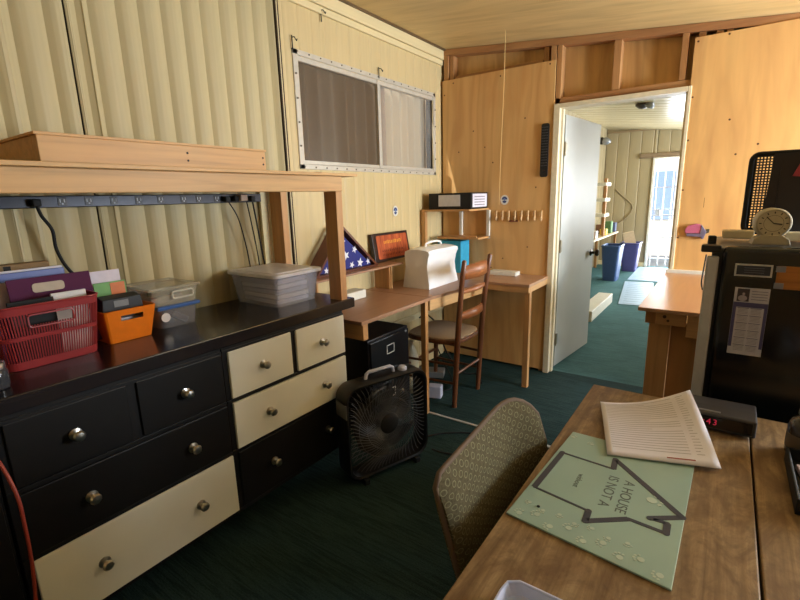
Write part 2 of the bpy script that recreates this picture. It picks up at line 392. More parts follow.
def sheet_l(m_):
    m_.box(XL+.02, -1.090, 3.479, 3.490, .02, 2.31, .001)
    nails(m_, [(-1.13, 2.29), (-1.13, 1.7), (-1.55, 1.65), (-1.72, 1.9), (-1.5, 2.27), (-1.3, 1.95), (-1.98, 2.2), (-1.9, 2.28), (-1.2, 1.45), (-1.45, .9), (-1.25, 1.0), (-1.55, .82), (-1.85, 1.75), (-1.62, 1.77)])
part('plywood_sheet', sheet_l, [M_ply, plain('nail_dark', (84, 52, 26), .6)], bw)
def sheet_r(m_):
    m_.box(-.268, .95, 3.479, 3.490, .89, 2.283, .001)
    nails(m_, [(-.25, 2.26), (-.25, 1.95), (-.25, 1.7), (-.25, 1.4), (-.1, 2.27), (.0, 1.6), (-.05, 1.8), (.1, 1.65), (-.25, 1.1)])
    m_.box(-.13, -.128, 3.4785, 3.48, 1.29, 1.35)
M_ply2 = wood('plywood_right', (226, 178, 112), 'z', .42, .1, .22, .55, (176, 122, 78), True, .45)
figure(M_ply2, (196, 146, 90))
part('plywood_sheet', sheet_r, [M_ply2, MC['nail_dark']], bw)
part('plywood_sheet', lambda m_: m_.box(-.268, .95, 3.479, 3.490, .02, .868, .001), M_ply2, bw)
part('plywood_sheet', lambda m_: m_.box(.955, XR-.005, 3.479, 3.490, .02, 2.15, .001), M_ply2, bw)
struct(MB().box(-.30, .95, 3.455, 3.478, .868, .892, .003).build('trim_9', M_white))
# door casing
dj = MB(); dj.box(ow0, dx0, 3.47, 3.60, 0, oz1, .003).box(dx1, ow1+.004, 3.47, 3.60, 0, oz1, .003).box(dx0, dx1, 3.47, 3.60, dz1, oz1, .003)
dj.box(dx0, dx0+.012, 3.52, 3.56, 0, dz1).box(dx1-.012, dx1, 3.52, 3.56, 0, dz1)
struct(dj.build('trim_10', M_jamb))
# door leaf, opened into the far room
dr = bpy.data.objects.new('door_1', None); C.objects.link(dr); struct(dr); dr.location = (-1.036, 3.60, 0); dr.rotation_euler = (0,0,math.radians(84))
M_door = plain('door_paint', (172, 173, 168), .4, 0, .5, .04, 4)
d = MB(); d.box(0, .76, 0, .036, .02, 1.96, .003); d.m(1).box(.74, .762, .004, .032, .03, 1.95)
d.build('door_leaf', [M_door, plain('door_edge', (206, 204, 196), .5)], dr, local=True)
for z in (.25, 1.0, 1.72): MB().box(-.012, .03, -.006, .002, z-.045, z+.045, .001).cyl((-.006, -.006, z-.05), (-.006, -.006, z+.05), .006, n=10).build('hinge', M_hinge, dr, local=True)
MB().lathe([(.03, 0), (.03, .006), (.012, .012), (.012, .035), (.028, .045), (.03, .06), (.02, .072)], (.70, 0, .88), 20, (0,-1,0)).build('door_knob', plain('dark_bronze', (60, 48, 36), .3, .8), dr, smooth=40, local=True)
MB().lathe([(.03, 0), (.03, .006), (.012, .012), (.012, .035), (.028, .045), (.03, .06), (.02, .072)], (.70, .036, .88), 20, (0,1,0)).build('door_knob', MC['dark_bronze'], dr, smooth=40, local=True)
# carpet seam strip
struct(MB().box(-1.62, -.30, 2.375, 2.395, 0, .005, .001).build('trim_11', plain('seam_metal', (186, 184, 176), .4, .1)))
# window_1
M_alu = plain('window_frame', (204, 196, 180), .4, .1)
wr = bpy.data.objects.new('window_1', None); C.objects.link(wr); struct(wr); wr.location = (XL, 1.89, 1.575)
f = MB(); a, b, z0, z1 = 1.885, 3.385, 1.575, 2.205
for (ya, yb, za, zb) in ((a, b, z1-.028, z1), (a, b, z0, z0+.028), (a, a+.036, z0, z1), (b-.03, b, z0, z1)): f.box(XL-.02, XL+.010, ya, yb, za, zb, .003)
f.box(XL-.03, XL+.002, a+.04, b-.03, z1-.055, z1-.03).box(XL-.03, XL+.002, a+.04, b-.03, z0+.03, z0+.05)
f.m(1)
for k in range(17):
    yy = a+.03+k*(b-a-.06)/16
    for zz in (z1-.012, z0+.012): f.cyl((XL+.011, yy, zz), (XL+.016, yy, zz), .004, n=8)
for k in range(1, 5):
    for yy in (a+.012, b-.012): f.cyl((XL+.011, yy, z0+k*(z1-z0)/5), (XL+.016, yy, z0+k*(z1-z0)/5), .005, n=8)
f.build('window_frame', [M_alu, plain('screw_head', (96, 84, 66), .5, .5)], wr)
MB().box(XL-.02, XL+.008, 2.63, 2.66, z0+.03, z1-.03, .002).build('mullion', M_alu, wr)
MB().box(XL-.018, XL-.012, 3.25, 3.262, z0+.04, z1-.04).build('mullion', plain('grey_bar', (120, 108, 92), .5), wr)
M_glass = clear('window_glass', (190, 190, 188), .18, .08)
MB().box(XL-.016, XL-.012, a+.04, 2.64, z0+.04, z1-.04).build('pane', clear('screened_glass', (104, 88, 70), .38, .3), wr)
MB().box(XL-.022, XL-.018, 2.64, b-.03, z0+.04, z1-.04).build('pane', M_glass, wr)
def cloth(name, c, tr=.3):
    m, nt, b = nodes(name, .9, 0, .1); b.inputs['Base Color'].default_value = lin(c)
    tl = nt.nodes.new('ShaderNodeBsdfTranslucent'); tl.inputs['Color'].default_value = lin(c); ms = nt.nodes.new('ShaderNodeMixShader'); ms.inputs[0].default_value = tr
    nt.links.new(b.outputs[0], ms.inputs[1]); nt.links.new(tl.outputs[0], ms.inputs[2]); nt.links.new(ms.outputs[0], nt.nodes['Material Output'].inputs['Surface']); return m
def curtain(y0, y1, mat, name, seed, x=XL-.075):
    rnd = random.Random(seed); n = 160; ph = [rnd.uniform(0, 6) for _ in range(4)]
    pr = [(x+(.028*math.sin(i*.36+ph[0]+.8*math.sin(i*.09+ph[1]))+.012*math.sin(i*.21+ph[2])), y0+(y1-y0)*i/n) for i in range(n+1)]
    m_ = MB(); m_.grid([[(px, py, z) for px, py in pr] for z in (1.56, 2.23)])
    return m_.build(name, mat, smooth=60)
cg = curtain(1.80, 2.80, cloth('grey_curtain', (200, 176, 146)), 'curtain', 3); tag(cg, 'grey brown gathered curtain behind the left window pane', 'curtain')
cg = curtain(2.72, 3.70, cloth('cream_curtain', (240, 216, 176)), 'curtain', 8, XL-.135); tag(cg, 'cream gathered curtain behind the right window pane', 'curtain')
# nail hooks over the window
for yy, zz, l in ((1.885, 2.235, 'black wire hook at the top left corner of the window'), (2.645, 2.225, 'black wire hook above the middle bar of the window'), (2.12, 2.43, 'small dark nail hook in the cream crown board')):
    h = MB(); h.tube([(XL+.01, yy, zz+.02), (XL+.03, yy, zz+.018), (XL+.035, yy+.012, zz), (XL+.03, yy+.02, zz+.012)], .003, 6).tube([(XL+.012, yy, zz+.03), (XL+.012, yy, zz-.04)], .003, 6)
    tag(h.build('wall_hook', M_bpm), l, 'hook')

# ------------------------------------------------------------------ dresser(s): one long top, two five-drawer bodies
def knob_mesh():
    return MB().lathe([(.018, 0), (.018, .003), (.007, .006), (.006, .016), (.014, .022), (.017, .028), (.013, .034), (.004, .036)], (0,0,0), 16, (1,0,0))
knobproto = None
def dresser(y0, label, faces):
    t = thing('dresser', label, 'dresser', (-1.75, y0+.345, 0)); y1 = y0+.674
    m_ = MB(); m_.box(-2.0, -1.505, y0, y1, .165, .868, .002); m_.box(-1.98, -1.70, y0+.01, y1-.01, 0, .165)
    # face-frame edges
    for zz in (.868-.02, .645, .432, .172): m_.box(-1.506, -1.499, y0, y1, zz-.006, zz+.006, .001)
    m_.build('body', M_black, t)
    rows = [(.655, .845, [(0, .31), (.34, .65)]), (.44, .635, [(0, .65)]), (.18, .425, [(0, .65)])]
    k = 0
    for z0, z1, cols in rows:
        for a, b in cols:
            white = faces[k]; k += 1
            ya, yb = y0+.022+a, y0+.022+b
            d = MB().box(-1.53, -1.494 if white else -1.497, ya, yb, z0, z1, .003).build('drawer', M_drawerw if white else M_blackface, t)
            if white: d['label'] = 'cream painted drawer'
            spots = [(ya+yb)/2] if len(cols) == 2 else [ya+.165, yb-.155]
            for s_ in spots:
                kb = knob_mesh(); bmesh.ops.translate(kb.bm, vec=Vector((-1.495, s_, (z0+z1)/2)), verts=kb.bm.verts[:])
                kb.build('knob', M_brass, d, smooth=40)
    return t
dresser(.265, 'black dresser at the left edge whose wide bottom drawer is cream', [0, 0, 0, 1])
dresser(.942, 'dresser beside the box fan with three cream drawers above one black drawer', [1, 1, 1, 0])
t = thing('cabinet', 'plain black cabinet under the worktop at the left edge beside the drawers', 'cabinet', (-1.75, -.18, 0))
MB().box(-2.0, -1.505, -.6, .258, .09, .868, .002).build('body', M_black, t); MB().box(-1.98, -1.56, -.59, .25, 0, .0895).build('plinth', M_black, t)
MB().box(-1.5045, -1.488, -.59, -.175, .11, .85, .003).build('door', M_blackface, t); MB().box(-1.5045, -1.488, -.17, .25, .11, .85, .003).build('door', M_blackface, t)
tag(MB().box(-2.005, -1.492, -.62, 1.70, .8685, .917, .004).build('worktop', M_blacktop), 'long glossy black top board lying across the two dressers', 'board')

# ------------------------------------------------------------------ wooden hutch shelf over the dressers
t = thing('hutch_shelf', 'unpainted pine shelf on posts standing on the black dresser top', 'shelf', (-1.75, .9, .917))
MB().box(-2.0, -1.475, -.12, 1.745, 1.505, 1.518, .002).build('shelf_board', M_pine, t)
MB().box(-1.538, -1.50, -.1, 1.66, 1.437, 1.505, .003).build('front_rail', M_pine, t)
MB().box(-1.578, -1.50, 1.613, 1.655, .917, 1.437, .002).build('post', M_pinez, t)
MB().box(-1.995, -1.905, 1.632, 1.672, .917, 1.505, .002).build('post', M_pinez, t)
MB().box(-1.59, -1.50, -.06, -.02, .917, 1.437, .002).build('post', M_pinez, t)
MB().box(-1.995, -1.905, -.06, -.02, .917, 1.505, .002).build('post', M_pinez, t)
b = MB(); b.box(-1.585, -1.547, .50, 1.263, 1.519, 1.594, .002).box(-1.93, -1.892, .50, 1.263, 1.519, 1.594, .002).box(-1.892, -1.585, .50, .54, 1.519, 1.594, .002).box(-1.892, -1.585, 1.225, 1.263, 1.519, 1.594, .002)
b.box(-1.93, -1.545, .495, 1.268, 1.594, 1.602, .001)
b.m(1)
for yy in (.93, 1.25):
    for zz in (1.545, 1.57): b.cyl((-1.5475, yy, zz), (-1.546, yy, zz), .004, n=8)
tag(b.build('wooden_crate', [M_pine, M_bpm]), 'shallow upside-down box of pine boards lying on the hutch shelf', 'crate')
tag(MB().cyl((-1.6, 1.60, 1.519), (-1.6, 1.60, 1.528), .022, n=16).build('bottle_cap', M_bp), 'small black cap lying on the right end of the hutch shelf', 'cap')  # black cap from a bottle
# power strip
t = thing('power_strip', 'long black power strip mounted on the wall under the hutch shelf', 'power strip', (-2.0, 1.0, 1.395))
MB().box(XL+.008, -1.985, -.2, 1.57, 1.398, 1.44, .003).build('housing', plain('strip_dark_metal', (40, 42, 50), .35, .5), t)
M_out = plain('outlet_face', (26, 26, 28), .4)
for yy in (.684, .771, .86, .955, 1.046, 1.149, 1.221, 1.313, 1.458):
    o = MB().box(-1.986, -1.983, yy-.014, yy+.014, 1.405, 1.434, .001).m(1)
    o.box(-1.984, -1.982, yy-.008, yy-.005, 1.416, 1.428).box(-1.984, -1.982, yy+.005, yy+.008, 1.416, 1.428).cyl((-1.984, yy, 1.411), (-1.982, yy, 1.411), .003, n=8)
    o.build('outlet', [M_out, plain('slot_light', (215, 220, 230), .5)], t)
def cord(pts, r, label, mat=None, plug=None, name='power_cable'):
    P_ = [Vector(p) for p in pts]; out = []
    for i in range(len(P_)-1):
        p0, p1, p2, p3 = P_[max(i-1, 0)], P_[i], P_[i+1], P_[min(i+2, len(P_)-1)]
        for k in range(6):
            u = k/6; out.append(.5*((2*p1)+(-p0+p2)*u+(2*p0-5*p1+4*p2-p3)*u*u+(-p0+3*p1-3*p2+p3)*u**3))
    out.append(P_[-1])
    mat = mat or M_bpm
    if plug is None: return tag(MB().tube(out, r, 8).build(name, mat, smooth=60), label, 'cord')
    t_ = thing(name, label, 'cord', plug)
    MB().tube(out, r, 8).build('cable', mat, t_, smooth=60)
    x, y, z = plug
    MB().box(x, x+.028, y-.013, y+.013, z-.012, z+.014, .004).build('plug', mat, t_); return t_
cord([(-1.965, .60, 1.405), (-1.955, .605, 1.37), (-1.945, .625, 1.32), (-1.955, .63, 1.25), (-1.96, .66, 1.17), (-1.965, .73, 1.08), (-1.97, .78, .95)], .006, 'thick black cord hanging from the power strip behind the magazine stack', plug=(-1.983, .60, 1.415))
cord([(-1.965, 1.36, 1.405), (-1.96, 1.40, 1.33), (-1.965, 1.43, 1.22), (-1.97, 1.45, 1.1), (-1.985, 1.47, .95)], .003, 'thin black cord leftmost of the bunch behind the lidded tub', plug=(-1.983, 1.355, 1.415))
cord([(-1.965, 1.465, 1.40), (-1.955, 1.47, 1.32), (-1.96, 1.49, 1.2), (-1.97, 1.51, 1.07), (-1.99, 1.52, .95)], .003, 'thin black cord in the middle of the bunch behind the lidded tub', plug=(-1.983, 1.405, 1.415))
cord([(-1.965, 1.50, 1.40), (-1.955, 1.505, 1.3), (-1.965, 1.53, 1.15), (-1.97, 1.545, 1.05), (-1.99, 1.55, .95)], .004, 'thick black cord rightmost of the bunch behind the lidded tub', plug=(-1.983, 1.50, 1.415))
tag(MB().box(-1.983, -1.94, 1.415, 1.455, 1.405, 1.435, .004).build('outlet_adapter', plain('beige_plastic', (196, 170, 150), .5)), 'small beige adapter plugged in near the right end of the power strip', 'adapter')

# ------------------------------------------------------------------ tapered bins
def bin_shell(cx, cy, z0, h, wt, lt, wb, lb, r, name, mat, parent, nper=96, nz=24, skip=None, thick=.0025, rim=.008):
    m_ = MB(); rows = []
    def ring(w_, l_, n):
        base = rrect(0, 0, w_, l_, r, 6); L = []; tot = 0; P2 = base+[base[0]]
        seg = [math.dist(P2[i], P2[i+1]) for i in range(len(base))]; tot = sum(seg); out = []; acc = 0; j = 0
        for k in range(n+1):
            d_ = tot*(k % n)/n
            j = 0; acc = 0
            while j < len(seg)-1 and acc+seg[j] < d_: acc += seg[j]; j += 1
            u = (d_-acc)/seg[j] if seg[j] else 0
            out.append((P2[j][0]+(P2[j+1][0]-P2[j][0])*u, P2[j][1]+(P2[j+1][1]-P2[j][1])*u))
        return out
    for j in range(nz+1):
        u = j/nz; w_ = wb+(wt-wb)*u; l_ = lb+(lt-lb)*u
        rows.append([(cx+px, cy+py, z0+h*u) for px, py in ring(w_, l_, nper)])
    sk = (lambda j, i: skip(j, i, rows[j][i], rows[j][min(i+1, nper)])) if skip else None
    m_.grid(rows, sk)
    bot = [Vector(p) for p in rows[0][:-1]]; c = m_.bm.verts.new((cx, cy, z0)); bv = [m_.bm.verts.new(p) for p in bot]
    for i in range(len(bv)): m_.bm.faces.new((c, bv[(i+1) % len(bv)], bv[i]))
    bmesh.ops.remove_doubles(m_.bm, verts=m_.bm.verts[:], dist=1e-5)
    top = [Vector(p) for p in rows[-1][:-1]]
    o = m_.build(name, mat, parent, solid=thick)
    m2 = MB(); m2.tube([p for p in top[::2]], rim/2, 6, True); m2.build('rim', mat, parent, smooth=50)
    return o
# red basket
M_red = plain('red_plastic', (152, 50, 52), .35, 0, .5)
t = thing('basket', 'red perforated plastic basket full of folders on the dresser top', 'basket', (-1.83, .50, .918))
def rbskip(j, i, p, q):
    z = p[2]-.919; y = p[1]-.495
    if z > .128 and z < .165 and abs(y) < .055 and p[0] > -1.80 and abs(p[0]-q[0]) < .001: return True
    if z < .02 or z > .165: return False
    if .088 < z < .10: return False
    return i % 2 == 0
bin_shell(-1.8175, .495, .919, .195, .275, .29, .23, .25, .035, 'body', M_red, t, nper=280, nz=32, skip=rbskip)
hb = MB(); hb.tube([(-1.681, y, z) for y, z in rrect(.495, 1.066, .118, .038, .008, 3)], .003, 6, True); hb.build('handle_rim', M_red, t)
def slab(name, label, cat, cx, cy, z0, w_, th, h, tilt, mat, extra=None, yaw=0):
    # upright sheet/folder: width along y, thin in x, tilted about its foot
    t_ = thing(name, label, cat, (cx, cy, z0)); t_.rotation_euler = (0, tilt, yaw)
    MB().box(-th/2, th/2, -w_/2, w_/2, 0, h, min(.002, th/4)).build('body', mat, t_, local=True)
    if extra: extra(t_)
    return t_
M_purple = plain('purple_card', (84, 22, 66), .8)
def ptab(t_):
    m_ = MB(); m_.prism([(.0035, y, z) for y, z in rrect(-.01, .215, .09, .03, .01, 4)], (.002, 0, 0)); m_.build('handle_patch', plain('beige_patch', (186, 168, 144), .5), t_, local=True)
slab('accordion_folder', 'dark purple card folder with a beige handle patch in the red basket', 'folder', -1.80, .555, .93, .235, .006, .25, -.12, M_purple, ptab)
slab('book', 'black book leaning at the front of the red basket', 'book', -1.738, .468, .93, .12, .010, .192, -.04, M_bpm)
slab('paper_sheaf', 'white papers at the front right of the red basket', 'papers', -1.738, .572, .93, .10, .008, .20, -.04, M_paper)
slab('paper_sheaf', 'white papers behind the purple folder in the red basket', 'papers', -1.835, .50, .93, .235, .012, .24, -.12, plain('pinkish_paper', (214, 196, 204), .7))
slab('notebook', 'blue-edged notebook in the middle of the red basket', 'notebook', -1.77, .45, .93, .17, .01, .17, -.08, plain('blue_violet', (72, 60, 130), .5))
# magazine stack behind basket: three items lying/standing at the wall
slab('magazine', 'blue magazine at the back of the red basket', 'magazine', -1.872, .50, .93, .235, .012, .265, -.06, plain('magazine_blue', (96, 112, 176), .4))
slab('magazine', 'white magazine behind the blue one, hindmost in the red basket', 'magazine', -1.898, .505, .93, .235, .010, .27, -.06, plain('magazine_white', (216, 214, 224), .4))
bx = MB(); bx.box(-1.998, -1.955, .36, .60, .919, 1.215, .003).m(1).box(-1.9555, -1.9545, .47, .49, 1.14, 1.21)
tag(bx.build('cardboard_box', [plain('brown_card', (140, 112, 76), .8), M_bpm]), 'narrow brown cardboard box against the wall behind the magazines', 'box')
# orange bin
M_or = plain('orange_plastic', (244, 128, 24), .35, 0, .5)
t = thing('bin', 'orange tapered plastic bin with a handle slot beside the red basket', 'bin', (-1.84, .745, .918))
def obskip(j, i, p, q):
    z = p[2]-.919; y = p[1]-.742
    return .076 < z < .098 and abs(y) < .04 and abs(p[0]-q[0]) < .001 and p[0] > -1.8
bin_shell(-1.85, .742, .919, .118, .27, .178, .215, .145, .008, 'body', M_or, t, nper=120, nz=24, skip=obskip, rim=.006)
tag(MB().box(-1.90, -1.765, .69, .80, .935, 1.015, .004).build('envelope_pack', plain('envelope_white', (222, 214, 224), .6)), 'pack of white envelopes inside the orange bin', 'envelopes')
slab('brochure', 'white and purple brochure standing in the orange bin', 'brochure', -1.87, .735, .93, .115, .004, .235, -.05, plain('brochure_white', (224, 214, 228), .5),
     lambda t_: MB().box(.002, .0032, -.04, .045, .15, .18).build('picture_band', plain('violet_print', (150, 110, 170), .5), t_, local=True))
slab('brochure', 'colourful green and orange brochure standing in the orange bin', 'brochure', -1.84, .74, .93, .11, .004, .195, -.05, plain('green_print', (110, 170, 90), .5),
     lambda t_: MB().box(.002, .0032, .0, .05, .13, .19).build('orange_panel', plain('orange_print', (220, 120, 50), .5), t_, local=True))
tr = MB(); tr.prism([(-1.80+dx, y, z) for dx, y, z in [(0, .66, 1.01), (0, .81, 1.01), (0, .80, 1.085), (0, .67, 1.085)]], (.045, 0, -.01), .003).m(1).box(-1.756, -1.753, .705, .755, 1.045, 1.068, .001)
tag(tr.build('organizer', [M_bp, M_greyp]), 'black plastic organiser with a grey slot resting in the orange bin', 'organiser')
# clear stacked boxes
M_clr = clear('clear_plastic', (214, 208, 186), .34, .18)
t = thing('food_container', 'clear plastic container with a blue lid under the other clear box', 'container', (-1.86, .95, .918))
def cbox(cx, cy, z0, h, wt, lt, wb, lb, mat, parent): bin_shell(cx, cy, z0, h, wt, lt, wb, lb, .025, 'tub', mat, parent, nper=64, nz=4, rim=.006)
cbox(-1.865, .945, .919, .075, .20, .165, .18, .15, clear('clear_plastic_dark', (150, 150, 156), .4, .12), t)
MB().box(-1.97, -1.757, .855, 1.035, .994, 1.010, .006).build('lid', plain('blue_lid', (42, 92, 168), .4), t)
lb = MB(); lb.prism([(-1.762, .885+.018*math.cos(a), .965+.018*math.sin(a)) for a in [2*PI*k/16 for k in range(16)]], (.002, 0, 0)); lb.build('sticker', M_paper, t)
for i, (dx, dy, c, l) in enumerate([(0, 0, (90, 92, 100), 'dark grey'), (.04, .03, (176, 178, 186), 'silver'), (-.03, .02, (120, 90, 100), 'mauve'), (.03, -.03, (60, 62, 72), 'charcoal')]):
    g = MB(); g.rot((-1.85+dx, .94+dy, .935+.01*i), (.5*i, .3+.2*i, .8*i)); g.box(-.03, .03, -.014, .014, -.006, .006, .004)
    tag(g.build('memory_gadget', plain('gadget_%d' % i, c, .35, .3)), l+' small gadget lying inside the blue-lidded container', 'gadget')
t = thing('storage_box', 'clear lidded box with a white clasp stacked on the blue-lidded container', 'box', (-1.87, .91, 1.011))
cbox(-1.865, .933, 1.012, .062, .235, .20, .21, .18, M_clr, t)
MB().box(-1.985, -1.745, .825, 1.037, 1.074, 1.086, .005).build('lid', clear('clear_lid', (226, 220, 200), .38, .15), t)
hm = MB(); hm.tube([(-1.742, y, z) for y, z in rrect(.955, 1.052, .085, .026, .007, 3)], .0035, 6, True); hm.build('clasp', M_white, t)
tag(MB().rot((-1.87, .90, 1.03), (0,0,.2)).box(-.08, .08, -.07, .07, -.012, .012, .002).build('paper_pad', plain('lilac_grey', (170, 164, 172), .6)), 'grey note pad inside the upper clear box', 'pad')
tag(MB().rot((-1.82, .93, 1.054), (0,0,.1)).box(-.012, .012, -.075, .075, -.008, .008, .003).build('marker', M_bpm), 'black marker lying in the upper clear box', 'marker')
# large lidded tub
t = thing('storage_tub', 'large translucent tub with a white lid at the right end of the dresser top', 'tub', (-1.81, 1.49, .918))
M_tubp = clear('tub_plastic', (224, 226, 240), .30, .2)
bin_shell(-1.805, 1.47, .919, .14, .345, .285, .31, .25, .03, 'tub', M_tubp, t, nper=72, nz=5, rim=.008)
l = MB(); l.prism([(x, y, 1.058) for x, y in rrect(-1.805, 1.47, .375, .31, .035)], (0, 0, .016), .003); l.prism([(x, y, 1.0735) for x, y in rrect(-1.805, 1.47, .31, .25, .03)], (0, 0, .004), .001)
l.build('lid', plain('lid_white', (232, 230, 236), .35), t)
for i in range(5):
    z = .925+i*.024; c = [(216, 218, 240), (236, 236, 244), (196, 198, 222), (230, 232, 248), (208, 206, 228)][i]
    g = MB().rot((-1.805+.004*(i % 2), 1.47-.003*i, z), (0, 0, .03*(i-2))); g.box(-.13, .13, -.095, .095, 0, .02, .003)
    tag(g.build('paper_bundle', plain('bundle_%d' % i, c, .6)), '%s bundle of papers inside the translucent tub' % ['bottommost', 'second from bottom', 'middle', 'second from top', 'topmost'][i], 'papers', 'paper bundles in the tub')
# glass cup at left edge
g = thing('glass_jar', 'small dark glass jar at the left front end of the dresser top', 'jar', (-1.59, .315, .918))
MB().lathe([(.028, 0), (.03, .01), (.031, .045), (.026, .055)], (-1.59, .315, .919), 20).build('jar_body', clear('smoky_glass', (70, 72, 78), .75, .08), g, smooth=50)
MB().lathe([(.028, 0), (.028, .016), (.024, .02)], (-1.59, .315, .974), 20).build('lid', plain('pewter', (150, 150, 156), .25, .8), g, smooth=50)
# red cord in front of dressers
cord([(-1.42, .18, .95), (-1.33, .225, .86), (-1.28, .243, .76), (-1.28, .245, .66), (-1.3, .246, .55), (-1.31, .238, .44), (-1.33, .22, .25), (-1.28, .2, .01)], .0042, 'orange red extension cord hanging in front of the left dresser end', plain('red_cord', (150, 56, 40), .5), name='extension_lead')

# ------------------------------------------------------------------ corner desk
ZD = .785
t = thing('corner_desk', 'brown L-shaped corner desk under the window with pine legs', 'desk', (-1.75, 2.6, 0))
m_ = MB(); m_.box(-2.0, -1.47, 1.72, 2.395, ZD-.02, ZD, .002).prism([(-2.0, 2.40, ZD-.02), (-1.475, 2.40, ZD-.02), (-1.40, 3.055, ZD-.02), (-2.0, 3.055, ZD-.02)], (0, 0, .02), .002)
m_.build('desktop', M_desk, t)
MB().box(-2.0, -1.075, 3.06, 3.474, ZD-.02, ZD, .002).build('desktop', wood('desk_laminate_cross', (180, 138, 106), 'x', .38, .14, .5, .25, (150, 100, 64)), t)
MB().box(-2.0, -1.08, 3.065, 3.10, ZD-.062, ZD-.0205, .002).build('apron', M_pinex, t)
MB().box(-1.115, -1.08, 3.101, 3.47, ZD-.062, ZD-.0205, .002).build('apron', M_pine, t)
MB().prism([(-1.505, 2.40, ZD-.09), (-1.48, 2.40, ZD-.09), (-1.42, 3.05, ZD-.09), (-1.445, 3.05, ZD-.09)], (0, 0, .069), .002).build('apron', M_pine, t)
MB().box(-1.995, -1.475, 1.735, 1.775, ZD-.105, ZD-.0205, .002).build('cross_beam', M_pinex, t)
MB().box(-1.52, -1.485, 2.352, 2.387, 0, ZD-.0205, .002).build('leg', M_pinez, t)
MB().box(-1.125, -1.085, 3.105, 3.145, 0, ZD-.063, .002).build('leg', M_pinez, t)
MB().box(-1.995, -1.955, 1.78, 1.82, 0, ZD-.0205, .002).build('leg', M_pinez, t)
# riser
t = thing('desk_riser', 'low brown riser shelf against the wall on the corner desk', 'riser', (-1.92, 2.2, ZD))
MB().box(-2.0, -1.83, 1.76, 2.62, .945, .957, .001).build('shelf_board', M_desk, t)
MB().box(-1.99, -1.86, 2.49, 2.502, ZD+.001, .945, .001).build('side_panel', M_pinez, t)
MB().box(-1.99, -1.86, 1.80, 1.812, ZD+.001, .945, .001).build('side_panel', M_pinez, t)
MB().box(-1.862, -1.850, 2.502, 2.514, ZD+.001, .945, .001).build('edge_strip', M_pine, t)
tag(MB().box(-1.93, -1.83, 2.02, 2.2, ZD+.001, ZD+.055, .006).build('white_box', M_white), 'low white box under the riser shelf near the pine post', 'box')
# flag case
t = thing('flag_case', 'triangular flag display case on the riser, partly behind the pine post', 'flag case', (-1.9, 2.08, .958))
def tri(x, y0, y1, z0, zt, ya): return [(x, y0, z0), (x, y1, z0), (x, ya, zt)]
# outer wooden frame = three slats
fz = .958; Y0, Y1, YA, ZT = 1.83, 2.40, 2.075, 1.235
f = MB(); f.box(-1.985, -1.885, Y0, Y1, fz, fz+.014, .002).beam((-1.935, Y0+.01, fz+.01), (-1.935, YA, ZT), .014, .1, (1,0,0)).beam((-1.935, Y1-.01, fz+.01), (-1.935, YA, ZT), .014, .1, (1,0,0))
f.build('frame', wood('cherry_frame', (104, 58, 38), 'y', .3, .3, 1, .3, (70, 34, 22)), t)
M_navy = plain('flag_blue', (40, 44, 120), .8)
M_flagw = plain('flag_white', (232, 230, 236), .8)
f = MB(); f.prism([(-1.96, Y0+.04, fz+.015), (-1.96, Y1-.04, fz+.015), (-1.96, YA, ZT-.035)], (.055, 0, 0), .006); f.m(1)
def star(m2, x, y, z, r, a0=0):
    m2.prism([(x, y+(r if k % 2 == 0 else r*.42)*math.sin(a0+PI*k/5), z+(r if k % 2 == 0 else r*.42)*math.cos(a0+PI*k/5)) for k in range(10)], (.0015, 0, 0))
for y, z, r, a0 in ((2.24, 1.0, .032, .2), (2.32, 1.0, .024, -.3), (2.16, .995, .024, .5), (2.19, 1.09, .026, .4), (2.11, 1.06, .03, .9), (2.05, 1.0, .028, .2), (1.97, 1.05, .026, .6), (1.93, .99, .022, .1), (2.09, 1.15, .02, .3)): star(f, -1.9045, y, z, r, a0)
f.build('folded_flag', [M_navy, M_flagw], t)
# sign: orange plaque leaning on the wall
t = thing('plaque', 'dark framed plaque with an orange picture leaning on the wall above the riser', 'plaque', (-1.985, 2.70, .958)); t.rotation_euler = (0, -.16, 0)
MB().box(-.0, .03, -.23, .20, .0, .20, .003).build('frame', plain('plaque_dark', (48, 28, 22), .4), t, local=True)
def orange_print():
    m, nt, b = nodes('orange_print_face', .45); f_ = noise(nt, mapping(nt, (1, 30, 4)), 2, 3)
    nt.links.new(ramp(nt, f_, [(.3, lin((150, 60, 34))), (.7, lin((206, 104, 56)))]), b.inputs['Base Color']); return m
p = MB(); p.prism([(.0305, y, z) for y, z in rrect(-.005, .10, .37, .165, .012, 3)], (.002, 0, 0)); p.m(1)
rr = random.Random(4)
for (y0, y1, z, h) in ((-.11, .10, .135, .026),):
    y = y0
    while y < y1: w_ = rr.uniform(.008, .016); p.box(.0325, .0335, y, y+w_*.6, z-h/2, z+h/2*rr.uniform(.4, 1)); y += w_+.006
p.m(2)
for z in (.075, .045):
    y = -.14
    while y < .12: w_ = rr.uniform(.008, .02); p.box(.0325, .0332, y, y+w_*.6, z-.009, z+.009*rr.uniform(.3, 1)); y += w_+.006
p.build('picture', [orange_print(), plain('yellow_letters', (236, 170, 60), .5), plain('brown_letters', (120, 46, 30), .5)], t, local=True)
